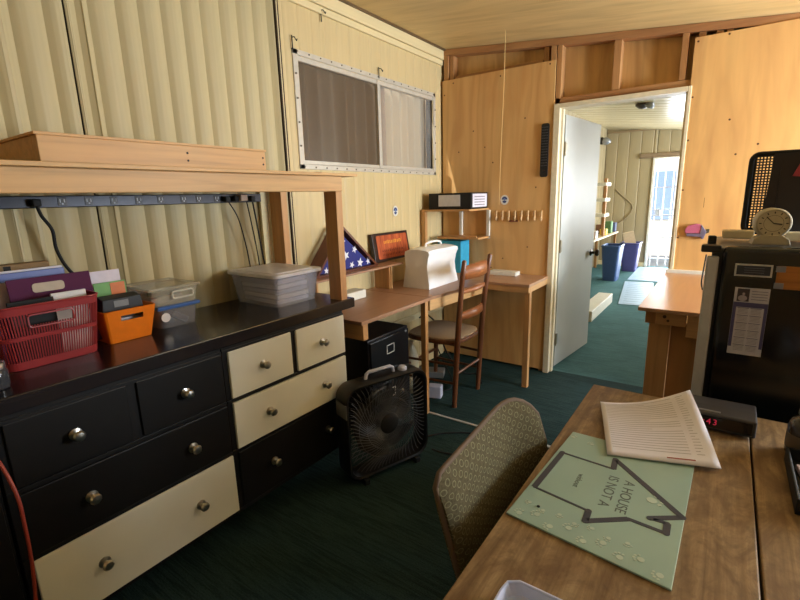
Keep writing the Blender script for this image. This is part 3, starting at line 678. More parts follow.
# white machine cover
t = thing('machine_case', 'bright white hard case with a carrying handle standing on the corner desk', 'case', (-1.71, 2.8, ZD+.001))
prof = [(-1.825, 0), (-1.60, 0), (-1.602, .025), (-1.616, .09), (-1.622, .15), (-1.612, .21), (-1.598, .245), (-1.604, .262), (-1.64, .272), (-1.70, .276), (-1.76, .272), (-1.80, .258), (-1.806, .235), (-1.806, .15), (-1.818, .06)]
cs = MB(); rows = []
NY = 14
for j in range(NY+1):
    u = j/NY; e = 2*u-1
    rows.append([(-1.71+(x+1.71)*(1-.04*abs(e)**8), 2.80+e*(.205-.012*math.sin(PI*min(1, z/.26))), ZD+.001+z*(1-.03*abs(e)**6)) for x, z in prof+[prof[0]]])
cs.grid(rows)
for r_ in (rows[0], rows[-1]): cs.bm.faces.new([cs.bm.verts.new(p) for p in r_[:-1]])
bmesh.ops.remove_doubles(cs.bm, verts=cs.bm.verts[:], dist=1e-4); bmesh.ops.recalc_face_normals(cs.bm, faces=cs.bm.faces[:])
M_shiny = plain('glossy_white_plastic', (248, 248, 248), .25, 0, .6, .02)
cs.build('shell', M_shiny, t, smooth=35)
h = MB(); zt = ZD+.272
h.tube([(-1.71, 2.72, zt), (-1.71, 2.73, zt+.022), (-1.71, 2.78, zt+.032), (-1.71, 2.88, zt+.032), (-1.71, 2.93, zt+.022), (-1.71, 2.94, zt)], .008, 8); h.build('handle', M_shiny, t, smooth=50)
# turquoise box
t = thing('file_box', 'turquoise file box with a black hand hole behind the white case', 'box', (-1.80, 3.33, ZD))
MB().box(-1.95, -1.735, 3.30, 3.45, ZD+.001, 1.045, .003).build('body', plain('turquoise', (56, 168, 208), .5), t)
MB().box(-1.80, -1.77, 3.297, 3.301, .985, 1.01, .002).build('hand_hole', M_bpm, t)
tag(MB().box(-1.50, -1.28, 3.33, 3.42, ZD+.001, ZD+.034, .004).build('power_adapter', M_white), 'long white plastic bar lying at the back of the corner desk by the plywood', 'bar')
# ------------------------------------------------------------------ corner wall shelf
t = thing('wall_shelf', 'small two-tier pine shelf fixed in the room corner', 'shelf', (-1.8, 3.3, 1.06))
MB().box(-2.0, -1.575, 3.13, 3.474, 1.288, 1.302, .001).build('shelf_board', M_pinex, t)
MB().box(-1.93, -1.56, 3.26, 3.474, 1.065, 1.080, .001).build('shelf_board', M_pinex, t)
MB().box(-2.0, -1.965, 3.133, 3.165, .99, 1.287, .001).build('post', M_pinez, t)
MB().box(-1.585, -1.56, 3.45, 3.474, 1.06, 1.287, .001).build('bracket', M_white, t)
MB().box(-1.83, -1.805, 3.45, 3.474, 1.081, 1.287, .001).build('bracket', M_white, t)
MB().box(-1.64, -1.575, 3.25, 3.268, 1.081, 1.092, .001).build('cleat', M_pinex, t)
t = thing('document_box', 'black and white box lying on the top tier of the corner shelf', 'box', (-1.77, 3.30, 1.303))
MB().box(-1.95, -1.58, 3.165, 3.46, 1.303, 1.425, .004).build('carton', M_bpm, t)
MB().box(-1.86, -1.67, 3.1625, 3.1645, 1.325, 1.41, .001).build('label_panel', plain('label_grey', (206, 202, 204), .6), t)
m_ = MB().box(-1.5795, -1.578, 3.19, 3.44, 1.315, 1.415, .0005).m(1)
for k in range(4): m_.box(-1.578, -1.5775, 3.22, 3.40, 1.33+.02*k, 1.336+.02*k)
m_.build('label_panel', [plain('label_white', (228, 224, 236), .5), M_ink], t)
# ------------------------------------------------------------------ stickers, hooks, thermometer, string
def sticker(o, nrm, label):
    # disc with blue arch logo; nrm 'x' or 'y'
    x, y, z = o; r = .034; m_ = MB()
    def P3(u, v, d): return (x+d, y+u, z+v) if nrm == 'x' else (x+u, y-d, z+v)
    D = (.001, 0, 0) if nrm == 'x' else (0, -.001, 0)
    m_.prism([P3(r*math.cos(a), r*1.12*math.sin(a), 0) for a in [2*PI*k/24 for k in range(24)]], D)
    m_.m(1).prism([P3(r*.7*math.cos(a), .002+r*.7*math.sin(a), .001) for a in [PI*k/10 for k in range(11)]], tuple(v*.6 for v in D))
    m_.prism([P3(r*.5*math.cos(a), -.006+r*.55*math.sin(a), .001) for a in [-PI+PI*k/8 for k in range(9)]], tuple(v*.6 for v in D))
    m_.m(2).prism([P3(r*.25*math.cos(a), .004+r*.3*math.sin(a), .0016) for a in [2*PI*k/12 for k in range(12)]], tuple(v*.6 for v in D))
    tag(m_.build('sticker', [plain('sticker_white', (230, 226, 214), .5), plain('sticker_blue', (58, 72, 118), .5), plain('sticker_lightblue', (110, 130, 176), .5)]), label, 'sticker')
sticker((XL+.004, 2.80, 1.305), 'x', 'round white sticker with blue arch on the cream wall under the window')
sticker((-1.445, 3.478, 1.362), 'y', 'round white sticker with blue arch on the plywood above the hooks')
M_hookw = plain('pale_hook', (226, 190, 140), .4)
for k in range(8):
    x = -1.505+k*.0515; m_ = MB()
    m_.tube([(x, 3.474, 1.275), (x, 3.464, 1.27), (x, 3.468, 1.225), (x+.004, 3.452, 1.205), (x+.006, 3.44, 1.215), (x+.006, 3.438, 1.232)], .006, 8)
    m_.tube([(x, 3.472, 1.27), (x-.014, 3.470, 1.262), (x-.014, 3.470, 1.24)], .004, 6)
    tag(m_.build('coat_hook', M_hookw, smooth=60), 'one of eight small pale curved hooks in a row on the plywood', 'hook', 'pale hooks below the round sticker')
tag(MB().box(-1.40, -1.33, 3.468, 3.478, 1.192, 1.206, .001).build('name_plate', plain('redbrown', (120, 66, 44), .6)), 'tiny red-brown plate under the row of pale hooks', 'plate')
t = thing('wall_rack', 'tall narrow black ribbed wall rack left of the door frame', 'rack', (-1.14, 3.47, 1.52))
MB().prism([(x, 3.478, z) for x, z in rrect(-1.142, 1.709, .058, .375, .015, 5)], (0, -.012, 0), .003).build('backplate', M_bp, t)
for k in range(15):
    MB().box(-1.164, -1.120, 3.456, 3.466, 1.60+k*.019, 1.606+k*.019, .002).build('rib', plain('rib_grey', (66, 66, 70), .4), t)
MB().cyl((-1.142, 3.463, 1.56), (-1.142, 3.463, 1.575), .011, n=16).build('bulb', M_bpg, t)
tag(MB().tube([(-1.35, 3.2, 2.478), (-1.352, 3.2, 2.2), (-1.36, 3.2, 1.9), (-1.368, 3.2, 1.6), (-1.371, 3.2, 1.33)], .0022, 6).build('pull_string', plain('string', (232, 196, 130), .8)), 'thin pale pull string hanging from the ceiling before the plywood', 'string')
# pink/grey glove-like tape holder on plywood
t = thing('gadget', 'pink and grey gadget hanging on the plywood right of the doorway', 'gadget', (-.19, 3.47, 1.13))
MB().prism([(-.212, 3.476, 1.130), (-.215, 3.476, 1.155), (-.20, 3.476, 1.178), (-.16, 3.476, 1.190), (-.135, 3.476, 1.188), (-.122, 3.476, 1.165), (-.125, 3.476, 1.130)], (0, -.02, 0), .004).build('body', plain('pink', (196, 104, 134), .4), t)
MB().prism([(-.204, 3.477, 1.112), (-.125, 3.477, 1.108), (-.122, 3.477, 1.094), (-.11, 3.477, 1.098), (-.098, 3.477, 1.14), (-.128, 3.477, 1.186), (-.132, 3.477, 1.128), (-.204, 3.477, 1.128)], (0, -.024, 0), .003).build('handle', plain('gadget_grey', (110, 102, 124), .4), t)
MB().prism([(-.104, 3.477, 1.128), (-.084, 3.477, 1.135), (-.084, 3.477, 1.158), (-.104, 3.477, 1.155)], (0, -.015, 0), .002).build('tip', plain('gadget_dark', (74, 66, 48), .5), t)

# ------------------------------------------------------------------ file cabinet & floor things
t = thing('file_cabinet', 'black metal file cabinet with a label holder under the corner desk', 'cabinet', (-1.8, 2.13, 0))
MB().box(-1.99, -1.612, 1.93, 2.335, .012, .600, .004).build('body', plain('black_metal', (30, 30, 34), .35, .3), t)
for z0, z1 in ((.315, .585), (.03, .30)):
    d = MB().box(-1.612, -1.598, 1.94, 2.325, z0, z1, .004).build('drawer', plain('black_metal_front', (26, 27, 32), .3, .3), t)
    zc_ = z0+.19
    MB().box(-1.598, -1.595, 2.09, 2.165, zc_-.028, zc_-.024).box(-1.598, -1.595, 2.09, 2.165, zc_+.024, zc_+.028).box(-1.598, -1.595, 2.09, 2.094, zc_-.028, zc_+.028).box(-1.598, -1.595, 2.161, 2.165, zc_-.028, zc_+.028).build('label_holder', plain('holder_white', (220, 220, 220), .4), d)
    MB().box(-1.598, -1.578, 2.08, 2.175, z0+.06, z0+.075, .003).build('handle', M_bp, d)
MB().lathe([(.008, 0), (.008, .006), (.003, .008)], (-1.598, 2.29, .575), 12, (1,0,0)).build('lock', M_grey, t)
t = thing('jug', 'cream plastic jug on the floor between cabinet and chair', 'jug', (-1.78, 2.62, 0))
MB().lathe([(.045, 0), (.055, .01), (.055, .25), (.04, .31), (.02, .35), (.018, .37)], (-1.78, 2.62, .001), 20).build('body', plain('cream_plastic', (220, 208, 172), .4), t, smooth=50)
MB().cyl((-1.78, 2.62, .371), (-1.78, 2.62, .39), .02, n=14).build('cap', M_white, t)
tag(MB().rot((-1.58, 2.62, .001), (0, 0, .3)).box(-.05, .05, -.035, .035, 0, .09, .008).build('charger', M_lav), 'small lavender-white charger block on the floor behind the fan', 'charger')
cord([(-1.95, 3.0, .45), (-1.85, 2.95, .5), (-1.75, 2.95, .42), (-1.7, 3.0, .2), (-1.6, 3.1, .02), (-1.5, 3.15, .008), (-1.4, 3.0, .008)], .006, 'black cable drooping behind the ladder-back chair under the desk')
cord([(-1.98, 3.2, .3), (-1.8, 3.1, .1), (-1.6, 2.9, .03), (-1.55, 2.75, .012), (-1.7, 2.7, .012), (-1.85, 2.9, .012)], .005, 'black cable curling on the carpet below the corner desk')
tag(MB().rot((-1.82, 2.95, .001), (0, 0, .4)).box(-.11, .11, -.06, .06, 0, .05, .006).build('power_brick', M_greyp), 'grey box on the floor under the corner desk behind the chair', 'box')
cord([(-1.22, 1.98, .02), (-1.15, 2.0, .008), (-1.05, 2.05, .008), (-1.0, 2.2, .008), (-1.1, 2.28, .008), (-1.25, 2.2, .008), (-1.33, 2.1, .008)], .005, 'black cord looping on the carpet right of the box fan')

# ------------------------------------------------------------------ box fan
ang = math.atan2(.40, .92)  # normal direction rotated
u = Vector((.32, .947, 0)); nx = Vector((.947, -.32, 0))
FW, FH, FD = .50, .50, .115
t = thing('box_fan', 'black box fan with white top handle standing on the carpet by the dresser', 'fan', (-1.375+u.x*.24, 1.48+u.y*.24, .0), math.atan2(-.32, .947))
# local: x = out of the front, y = along width, z up ; front plane at x=0
def lring(w_, h_, r, x): return [(x, a, b+FH/2+.025) for a, b in rrect(0, 0, w_, h_, r, 8)]
m_ = MB()
R_ = [lring(FW-.01, FH-.01, .07, -FD+.005), lring(FW, FH, .075, -FD+.015), lring(FW, FH, .075, -.015), lring(FW-.012, FH-.012, .07, 0), lring(FW-.034, FH-.034, .065, -.004), lring(FW-.04, FH-.04, .065, -.03), lring(FW-.04, FH-.04, .065, -FD+.01), lring(FW-.034, FH-.034, .07, -FD+.005)]
R_ = [r+[r[0]] for r in R_]; R_.append(R_[0]); m_.grid(R_); bmesh.ops.remove_doubles(m_.bm, verts=m_.bm.verts[:], dist=1e-5); bmesh.ops.recalc_face_normals(m_.bm, faces=m_.bm.faces[:])
m_.build('housing', M_bp, t, smooth=40, local=True)
zc_ = FH/2+.025
g = MB(); NS = 66
def sup(a, half): # superellipse radius of rounded square
    c, s_ = abs(math.cos(a)), abs(math.sin(a)); return half/((c**5+s_**5)**(1/5))
for k in range(NS):
    a0 = 2*PI*k/NS; pts = []
    for j in range(9):
        v = j/8; aa = a0+1.15*(v-1)**2; rr_ = .052+(sup(a0, .226)-.052)*v
        pts.append((-.004-.004*(1-math.sin(PI*v)), rr_*math.cos(aa), zc_+rr_*math.sin(aa)))
    g.tube(pts, .0017, 5)
for rr_ in (.09, .135, .18): g.tube([(-.008, rr_*math.cos(2*PI*k/40), zc_+rr_*math.sin(2*PI*k/40)) for k in range(40)], .0018, 5, True)
g.build('front_grille', plain('grille_black', (88, 90, 96), .4), t, smooth=60, local=True)
g = MB()
for k in range(48):
    a0 = 2*PI*k/48; g.tube([(-FD+.008, .05*math.cos(a0), zc_+.05*math.sin(a0)), (-FD+.008, sup(a0, .212)*math.cos(a0), zc_+sup(a0, .212)*math.sin(a0))], .0015, 4)
g.build('rear_grille', MC['grille_black'], t, local=True)
MB().lathe([(.055, -.012), (.055, -.003), (.048, .002), (.01, .003)], (-.003, 0, zc_), 28, (1,0,0)).build('hub_cap', M_bpm, t, smooth=40, local=True)
b = MB(); b.cyl((-.07, 0, zc_), (-.035, 0, zc_), .045, n=24)
for k in range(5):
    rows = []
    for i in range(7):
        v = i/6; rr_ = .04+.15*v; a0 = 2*PI*k/5+.5*v; wd = .35+.25*math.sin(PI*v*.8)
        rows.append([(-.055+.022*(2*s_-1), rr_*math.cos(a0+wd*(2*s_-1)), zc_+rr_*math.sin(a0+wd*(2*s_-1))) for s_ in (0, .25, .5, .75, 1)])
    b.grid(rows)
b.build('blades', plain('blade_grey', (30, 31, 35), .35), t, smooth=60, local=True, solid=.002)
h = MB(); zt = FH+.025
h.tube([(-.06, -.10, zt-.005), (-.06, -.095, zt+.022), (-.06, -.08, zt+.032), (-.06, .05, zt+.032), (-.06, .065, zt+.022), (-.06, .07, zt-.005)], .0095, 8); h.build('handle', plain('handle_white', (196, 200, 224), .35), t, smooth=50, local=True)
MB().lathe([(.024, 0), (.024, .012), (.018, .02)], (-.05, .12, zt), 20).build('speed_knob', MC['handle_white'], t, smooth=40, local=True)
MB().box(-.10, -.002, -FW/2-.0015, -FW/2+.012, .37, .445, .003).build('side_label', plain('label_grey_fan', (108, 110, 112), .5), t, local=True)
for s_ in (-1, 1): MB().box(-FD-.01, .02, s_*.16-.015, s_*.16+.015, 0, .03, .003).build('foot', M_bp, t, local=True)

# ------------------------------------------------------------------ ladder-back chair
t = thing('ladder_back_chair', 'brown wooden ladder-back chair with a woven rush seat at the corner desk', 'chair', (-1.55, 2.72, 0))
ya, yb = 2.545, 2.905
for s_, y in ((-1, ya), (1, yb)):
    m_ = MB(); m_.tube([(-1.385+.0, y, .0), (-1.375, y, .2), (-1.362, y, .45), (-1.348, y-.0+s_*.0, .65), (-1.322, y+s_*.008, .9), (-1.308, y+s_*.01, 1.0), (-1.306, y+s_*.01, 1.01)], [.016, .019, .02, .019, .017, .016, .008], 10)
    m_.build('rear_leg', M_chairw, t, smooth=50)
for s_, y in ((-1, ya-.03), (1, yb+.03)):
    MB().tube([(-1.765, y, 0), (-1.76, y, .2), (-1.755, y, .44)], [.014, .018, .019], 10).build('front_leg', M_chairw, t, smooth=50)
for (z, hh, x) in ((.925, .085, -1.32), (.80, .022, -1.335), (.635, .05, -1.350)):
    rows = []
    for j in range(13):
        v = j/12; y = ya+.008+(yb-ya-.016)*v; dx = .03*math.sin(PI*v); crown = .012*math.sin(PI*v)
        rows.append([(x+dx, y, z-hh/2), (x+dx, y, z), (x+dx-.004, y, z+hh/2+crown)])
    MB().grid(rows).build('back_slat', wood('slat_wood', (150, 90, 48), 'y', .4, .3, 1, .4, (110, 56, 24)), t, smooth=30, solid=.007)
# seat: rush, rounded trapezoid
sp = []
for k in range(36):
    a = 2*PI*k/36; c, s_ = math.cos(a), math.sin(a)
    rx, ry = .215, .205+.03*(-c*.5+.5)
    sp.append((-1.565+rx*math.copysign(abs(c)**.55, c), 2.725+ry*math.copysign(abs(s_)**.55, s_)))
MB().prism([(x, y, .44) for x, y in sp], (0, 0, .028), .008).build('seat_frame', M_chairw, t, smooth=40)
def rush():
    m, nt, b = nodes('rush_weave', .85, 0, .2); v = mapping(nt, (1,1,1))
    wv = nt.nodes.new('ShaderNodeTexWave'); wv.inputs['Scale'].default_value = 45; wv.inputs['Distortion'].default_value = 1.5; nt.links.new(v, wv.inputs['Vector'])
    nt.links.new(ramp(nt, wv.outputs['Fac'], [(.2, lin((150, 128, 104))), (.8, lin((206, 186, 160)))]), b.inputs['Base Color']); bump(nt, b, wv.outputs['Fac'], .5, .004); return m
MB().prism([(-1.565+(x+1.565)*.96, 2.725+(y-2.725)*.96, .469) for x, y in sp], (0, 0, .012), .004).build('seat', rush(), t, smooth=40)
for y in (ya, yb): 
    for z in (.17, .30): MB().cyl((-1.375, y, z), (-1.758, y+(-.03 if y < 2.7 else .03), z), .009, n=10).build('stretcher', M_chairw, t, smooth=50)
MB().cyl((-1.372, ya, .24), (-1.372, yb, .24), .009, n=10).build('stretcher', M_chairw, t, smooth=50)
MB().cyl((-1.76, ya-.03, .24), (-1.76, yb+.03, .24), .010, n=10).build('stretcher', M_chairw, t, smooth=50)

# ------------------------------------------------------------------ bench by the doorway
t = thing('workbench', 'pine workbench with a glossy brown top right of the doorway', 'workbench', (0.05, 2.9, 0))
MB().box(-.298, .60, 2.335, 3.452, .855, .872, .002).build('benchtop', M_bench, t)
MB().box(-.272, -.228, 2.40, 3.45, .785, .854, .002).build('side_rail', M_stud, t)
m_ = MB().box(-.226, -.105, 2.375, 2.415, .79, .854, .002).m(1)
m_.cyl((-.19, 2.372, .83), (-.19, 2.376, .83), .008, n=10).cyl((-.175, 2.372, .812), (-.175, 2.376, .812), .006, n=10)
m_.build('front_block', [M_pinex, MC['nail_dark']], t)
MB().box(-.10, .02, 2.37, 2.412, .745, .85, .002).m(1).cyl((-.045, 2.368, .80), (-.045, 2.371, .80), .008, n=10).build('front_block', [M_pinex, MC['nail_dark']], t)
MB().box(-.255, -.165, 2.42, 2.46, 0, .784, .002).build('leg', M_pinez, t)
MB().box(-.165, .05, 2.462, 2.48, 0, .784, .002).build('end_panel', wood('end_panel_wood', (176, 126, 72), 'z', .5, .2, .4, .4, (130, 84, 42)), t)
MB().box(-.27, -.18, 3.36, 3.40, 0, .784, .002).build('leg', M_pinez, t)
MB().box(.5, .59, 2.42, 2.46, 0, .854, .002).build('leg', M_pinez, t)
MB().box(.5, .59, 3.36, 3.40, 0, .854, .002).build('leg', M_pinez, t)
cord([(-.075, 3.1, 1.04), (-.078, 3.05, .98), (-.08, 3.0, .90), (-.07, 2.9, .877)], .004, 'thin dark cord hanging onto the workbench beside the fridge')

# ------------------------------------------------------------------ fridge
FX0, FX1, FY0, FY1, FZ = -.03, .52, 1.78, 2.28, 1.222
t = thing('refrigerator', 'black refrigerator at the right edge with papers on its door', 'refrigerator', ((FX0+FX1)/2, (FY0+FY1)/2, 0))
MB().box(FX0-.0, FX1, FY0+.05, FY1, .01, FZ-.01, .006).build('cabinet', plain('fridge_side', (60, 60, 62), .4), t)
MB().box(FX0+.03, FX1, FY0, FY0+.047, .06, FZ, .018, 4).build('door', plain('fridge_black', (10, 10, 12), .16, 0, .6, .1), t)
MB().box(FX0-.012, FX0+.022, FY0+.004, FY0+.04, .08, FZ-.035, .006).build('door_edge_trim', plain('silver_trim', (190, 192, 198), .35, .1), t)
MB().box(FX0-.03, FX0+.025, FY0+.01, FY0+.06, FZ-.022, FZ+.002, .005).build('hinge_cover', M_bp, t)
# magnets/papers (own things)
yf = FY0-.0012
def sheet(m_, x0, x1, z0, z1, y=yf, th=.001, tilt=0): m_.box(x0, x1, y-th, y, z0, z1); return m_
t = thing('magnet_sign', 'dark blue magnet with a white border at the top of the fridge door', 'magnet', (.075, yf, 1.13))
sheet(MB(), .036, .130, 1.131, 1.170).build('border', plain('magnet_border', (196, 196, 200), .5), t)
m_ = sheet(MB(), .041, .125, 1.136, 1.165, yf-.0011); m_.m(1)
for k in range(3): sheet(m_, .06, .11, 1.143+.007*k, 1.1445+.007*k, yf-.0022, .0004)
m_.build('face', [plain('magnet_navy', (42, 48, 66), .4), plain('magnet_grey', (106, 114, 134), .5)], t)
t = thing('calendar', 'white and navy magnet calendar with twelve month blocks on the fridge door', 'calendar', (.082, yf, .90)); t.scale = (.91, 1, .87)
sheet(MB(), .040, .137, .872, 1.124).build('sheet', plain('calendar_white', (190, 190, 208), .5), t)
m_ = sheet(MB(), .0405, .1365, 1.052, 1.070, yf-.0011, .0005); m_.box(.0405, .050, yf-.0016, yf-.0011, .90, 1.052).box(.1275, .1365, yf-.0016, yf-.0011, .90, 1.052)
m_.build('navy_band', plain('calendar_navy', (70, 68, 118), .5), t)
m_ = sheet(MB(), .048, .082, 1.073, 1.12, yf-.0011, .0005).m(1)
m_.prism([(.064+.013*math.cos(a), yf-.0016, 1.085+.011*math.sin(a)) for a in [2*PI*k/14 for k in range(14)]], (0, -.0005, 0)).prism([(.066+.004*math.cos(a), yf-.0016, 1.101+.005*math.sin(a)) for a in [2*PI*k/14 for k in range(14)]], (0, -.0005, 0))
m_.build('photo', [plain('photo_dark', (60, 50, 62), .4), plain('photo_light', (170, 160, 176), .5)], t)
M_calink = plain('calendar_ink', (120, 120, 150), .7)
m_ = MB()
for r_ in range(4): sheet(m_, .088, .132, 1.081+.010*r_, 1.0835+.010*r_, yf-.0011, .0004)
m_.build('text_block', M_calink, t)
for r_ in range(6):
    for c_ in range(2):
        m_ = MB(); x0 = .054+c_*.036; z0 = .886+r_*.028
        sheet(m_, x0, x0+.032, z0+.0215, z0+.0245, yf-.0011, .0005)
        for q in range(4): sheet(m_, x0+.002, x0+.030, z0+.002+q*.005, z0+.0032+q*.005, yf-.0011, .0004)
        m_.build('month_block', M_calink, t)
t = thing('picture_board', 'orange wood-look board with silver corners at the right of the fridge door', 'board', (.21, yf, 1.09))
MB().box(.140, .29, yf-.004, yf, 1.098, 1.168, .001).build('panel', wood('orange_board', (176, 116, 56), 'x', .5, .3), t)
for z in (1.150, 1.099): MB().box(.137, .160, yf-.006, yf-.0041, z, z+.018, .0005).build('corner_tape', plain('tape_grey', (130, 134, 148), .4), t)
# on top of fridge
M_clock = plain('clock_beige', (176, 166, 142), .45)
t = thing('alarm_clock', 'beige retro round alarm clock standing on the fridge', 'clock', (.118, 1.90, FZ), .12); t.scale = (.9, .9, .9)
MB().lathe([(.030, -.038), (.047, -.036), (.0525, -.028), (.0525, .026), (.050, .032), (.046, .034), (.0455, .028), (.01, .028)], (0, 0, .075), 36, (0,-1,0)).build('case', M_clock, t, smooth=35, local=True)
MB().cyl((0, -.0275, .075), (0, -.0305, .075), .045, n=36).build('dial', plain('dial_beige', (196, 186, 160), .5), t, local=True)
m_ = MB()
for k in range(12):
    a = PI*k/6; m_.beam((.034*math.sin(a), -.0312, .075+.034*math.cos(a)), (.041*math.sin(a), -.0312, .075+.041*math.cos(a)), .0035, .001, (0,1,0))
m_.tube([(.028*math.sin(2*PI*k/30), -.0312, .075+.028*math.cos(2*PI*k/30)) for k in range(30)], .0006, 4, True)
m_.build('hour_marks', plain('clock_ink', (70, 62, 52), .6), t, local=True)
MB().beam((0, -.033, .075), (-.022, -.033, .098), .003, .001, (0,1,0)).build('hand', MC['clock_ink'], t, local=True)
MB().beam((0, -.034, .075), (.024, -.034, .072), .004, .001, (0,1,0)).build('hand', MC['clock_ink'], t, local=True)
MB().prism([(-.055, -.035, .0), (.055, -.035, .0), (.05, -.035, .02), (.03, -.035, .034), (-.03, -.035, .034), (-.05, -.035, .02)], (0, .062, 0), .003).build('base', M_clock, t, local=True)
t = thing('mesh_tray', 'black rounded mesh tray standing on edge behind the beige clock', 'tray', (.19, 2.16, FZ+.001))
mx0, mx1, mz0, mz1 = .045, .33, 1.235, 1.525
m_ = MB(); m_.tube([(x, 2.15, z) for x, z in rrect((mx0+mx1)/2, (mz0+mz1)/2, mx1-mx0-.012, mz1-mz0-.012, .025, 6)], .0085, 8, True); m_.box(.1, .30, 2.13, 2.17, FZ+.001, 1.24, .004)
m_.build('frame', M_bpm, t, smooth=50)
m_ = MB(); nxx, nzz = 56, 56
rows = [[(mx0+.008+(mx1-mx0-.016)*i/nxx, 2.152, mz0+.008+(mz1-mz0-.016)*j/nzz) for i in range(nxx+1)] for j in range(nzz+1)]
m_.grid(rows, lambda j, i: i % 2 == 1 and j % 2 == 1 and i > 1 and j > 1)
m_.build('mesh_panel', M_bpm, t, solid=.0012)
tag(MB().rot((0,0,0), (0, .0, 0)).prism([(.098, 2.120, FZ+.004), (.30, 2.120, FZ+.004), (.30, 2.120, 1.515), (.112, 2.120, 1.515)], (0, .006, 0), .001).box(.135, .255, 2.1165, 2.1195, 1.27, 1.47).build('folder', plain('dark_plum_folder', (34, 27, 32), .5)), 'dark plum folder leaning inside the black mesh tray', 'folder')
tag(MB().prism([(.168, 2.108, 1.437), (.215, 2.108, 1.432), (.215, 2.108, 1.49), (.188, 2.108, 1.492)], (0, .003, 0)).build('red_tag', plain('red_tag', (170, 60, 74), .5)), 'dark red tag in front of the mesh tray at the right edge', 'tag')
tag(MB().box(-.01, .085, 2.06, 2.12, FZ+.001, FZ+.03, .004).build('cream_block', plain('cream_block', (206, 190, 156), .6)), 'flat cream block on the fridge left of the clock', 'block')
tag(MB().box(.165, .36, 2.02, 2.06, FZ+.001, FZ+.030, .004).build('white_strip', M_white), 'white bar on the fridge behind the clock at the right edge', 'bar')
tag(MB().rot((-.035, 1.86, FZ-.008), (0, 0, .2)).box(-.01, .012, -.012, .012, 0, .035, .004).build('black_clip', M_bpm), 'small black clip on the top left corner of the fridge', 'clip')

# ------------------------------------------------------------------ near desk
ZT = .76
t = thing('plank_desk', 'rough brown plank desk in the right foreground', 'desk', (.3, .8, 0))
def plank(x0, x1, y1l, y1r):
    MB().prism([(x0, -.35, ZT-.035), (x1, -.35, ZT-.035), (x1, y1r, ZT-.035), (x0, y1l, ZT-.035)], (0, 0, .035), .003).build('plank', M_desk2, t)
plank(-.315, .1075, 1.572, 1.565); plank(.1115, .55, 1.565, 1.56); plank(.553, .95, 1.56, 1.555)
for x, y in ((-.23, 1.42), (-.23, -.2), (.85, 1.42), (.85, -.2)): MB().box(x-.035, x+.035, y-.035, y+.035, 0, ZT-.036, .003).build('leg', M_pinez, t)
MB().box(-.19, .81, 1.40, 1.44, ZT-.12, ZT-.036, .002).build('apron', M_pinex, t)
# mat
A, B_, C_, D_ = (-.284, 1.195), (-.308, .787), (-.011, .756), (-.002, 1.195)
t = thing('desk_mat', 'pale green desk mat with a house outline and paw prints on the plank desk', 'mat', (-.15, .97, ZT+.0005))
MB().prism([(x, y, ZT+.0005) for x, y in (A, B_, C_, D_)], (0, 0, .004), .0012).build('sheet', plain('mat_green', (146, 172, 158), .3, 0, .5, .05, 5), t)
zt = ZT+.0046
house = [(-.2772, 1.0742), (-.2889, .9006), (-.1697, .8819), (-.1681, .8474), (-.0982, .9001), (-.0327, .895), (-.0333, .9273), (-.0635, .9253), (-.0104, .9621), (-.1612, 1.1112), (-.1574, 1.0662)]
m_ = MB()
for i in range(len(house)):
    p, q = house[i], house[(i+1) % len(house)]
    wid = .013 if i in (0, 8, 5, 7, 3, 9, 2) else (.009 if i in (4, 6) else .006)
    m_.beam((p[0], p[1], zt), (q[0], q[1], zt), wid, .001, (0,0,1))
    m_.cyl((p[0], p[1], zt-.0006), (p[0], p[1], zt+.0006), wid/2, n=12)
m_.build('house_outline', plain('outline_ink', (52, 54, 64), .5), t)
def tmat(x, y, ang_=-PI/2): return Matrix.Translation((x, y, zt)) @ Matrix.Rotation(ang_, 4, 'Z')
M_let = plain('lettering_ink', (84, 92, 86), .6)
for word, size, wx, wy in (('A HOUSE', .030, -.117, .972), ('IS NOT A', .030, -.150, .975), ('without', .018, -.214, .977)):
    MB().text(word, size, .0002, tmat(wx, wy, -PI/2)).build('lettering', M_let, t)
M_paw = plain('paw_pale', (176, 192, 174), .4)
def paw(x, y, s, a):
    m_ = MB()
    for dx, dy, r in ((0, 0, 1), (-1.1, .9, .42), (-.4, 1.45, .42), (.4, 1.45, .42), (1.1, .9, .42)):
        c, sn = math.cos(a), math.sin(a); px_, py_ = x+s*(dx*c-dy*sn), y+s*(dx*sn+dy*c)
        m_.cyl((px_, py_, zt-.0006), (px_, py_, zt+.0004), s*r*.8, n=12)
    m_.build('paw_print', M_paw, t)
for i in range(9):
    u_ = i/8; x = -.285+.255*u_; y = .806-.022*u_
    paw(x, y+(.012 if i % 2 else -.006), .0075, .5+.8*(i % 3)); paw(x+.006, y+.038-(.008 if i % 2 else 0), .0055, 1.9+.7*(i % 4)) if i < 7 else None
for i in range(5): paw(-.275+.05*i, 1.165-.012*(i % 2), .0065, 1.1*i)
paw(-.068, .988, .0125, -1.2)
tag(MB().lathe([(.0032, 0), (.0032, .0015), (.001, .0022)], (-.259, .840, zt), 12).build('push_pin', M_bpm), 'tiny black dot of a pin on the green desk mat', 'pin')
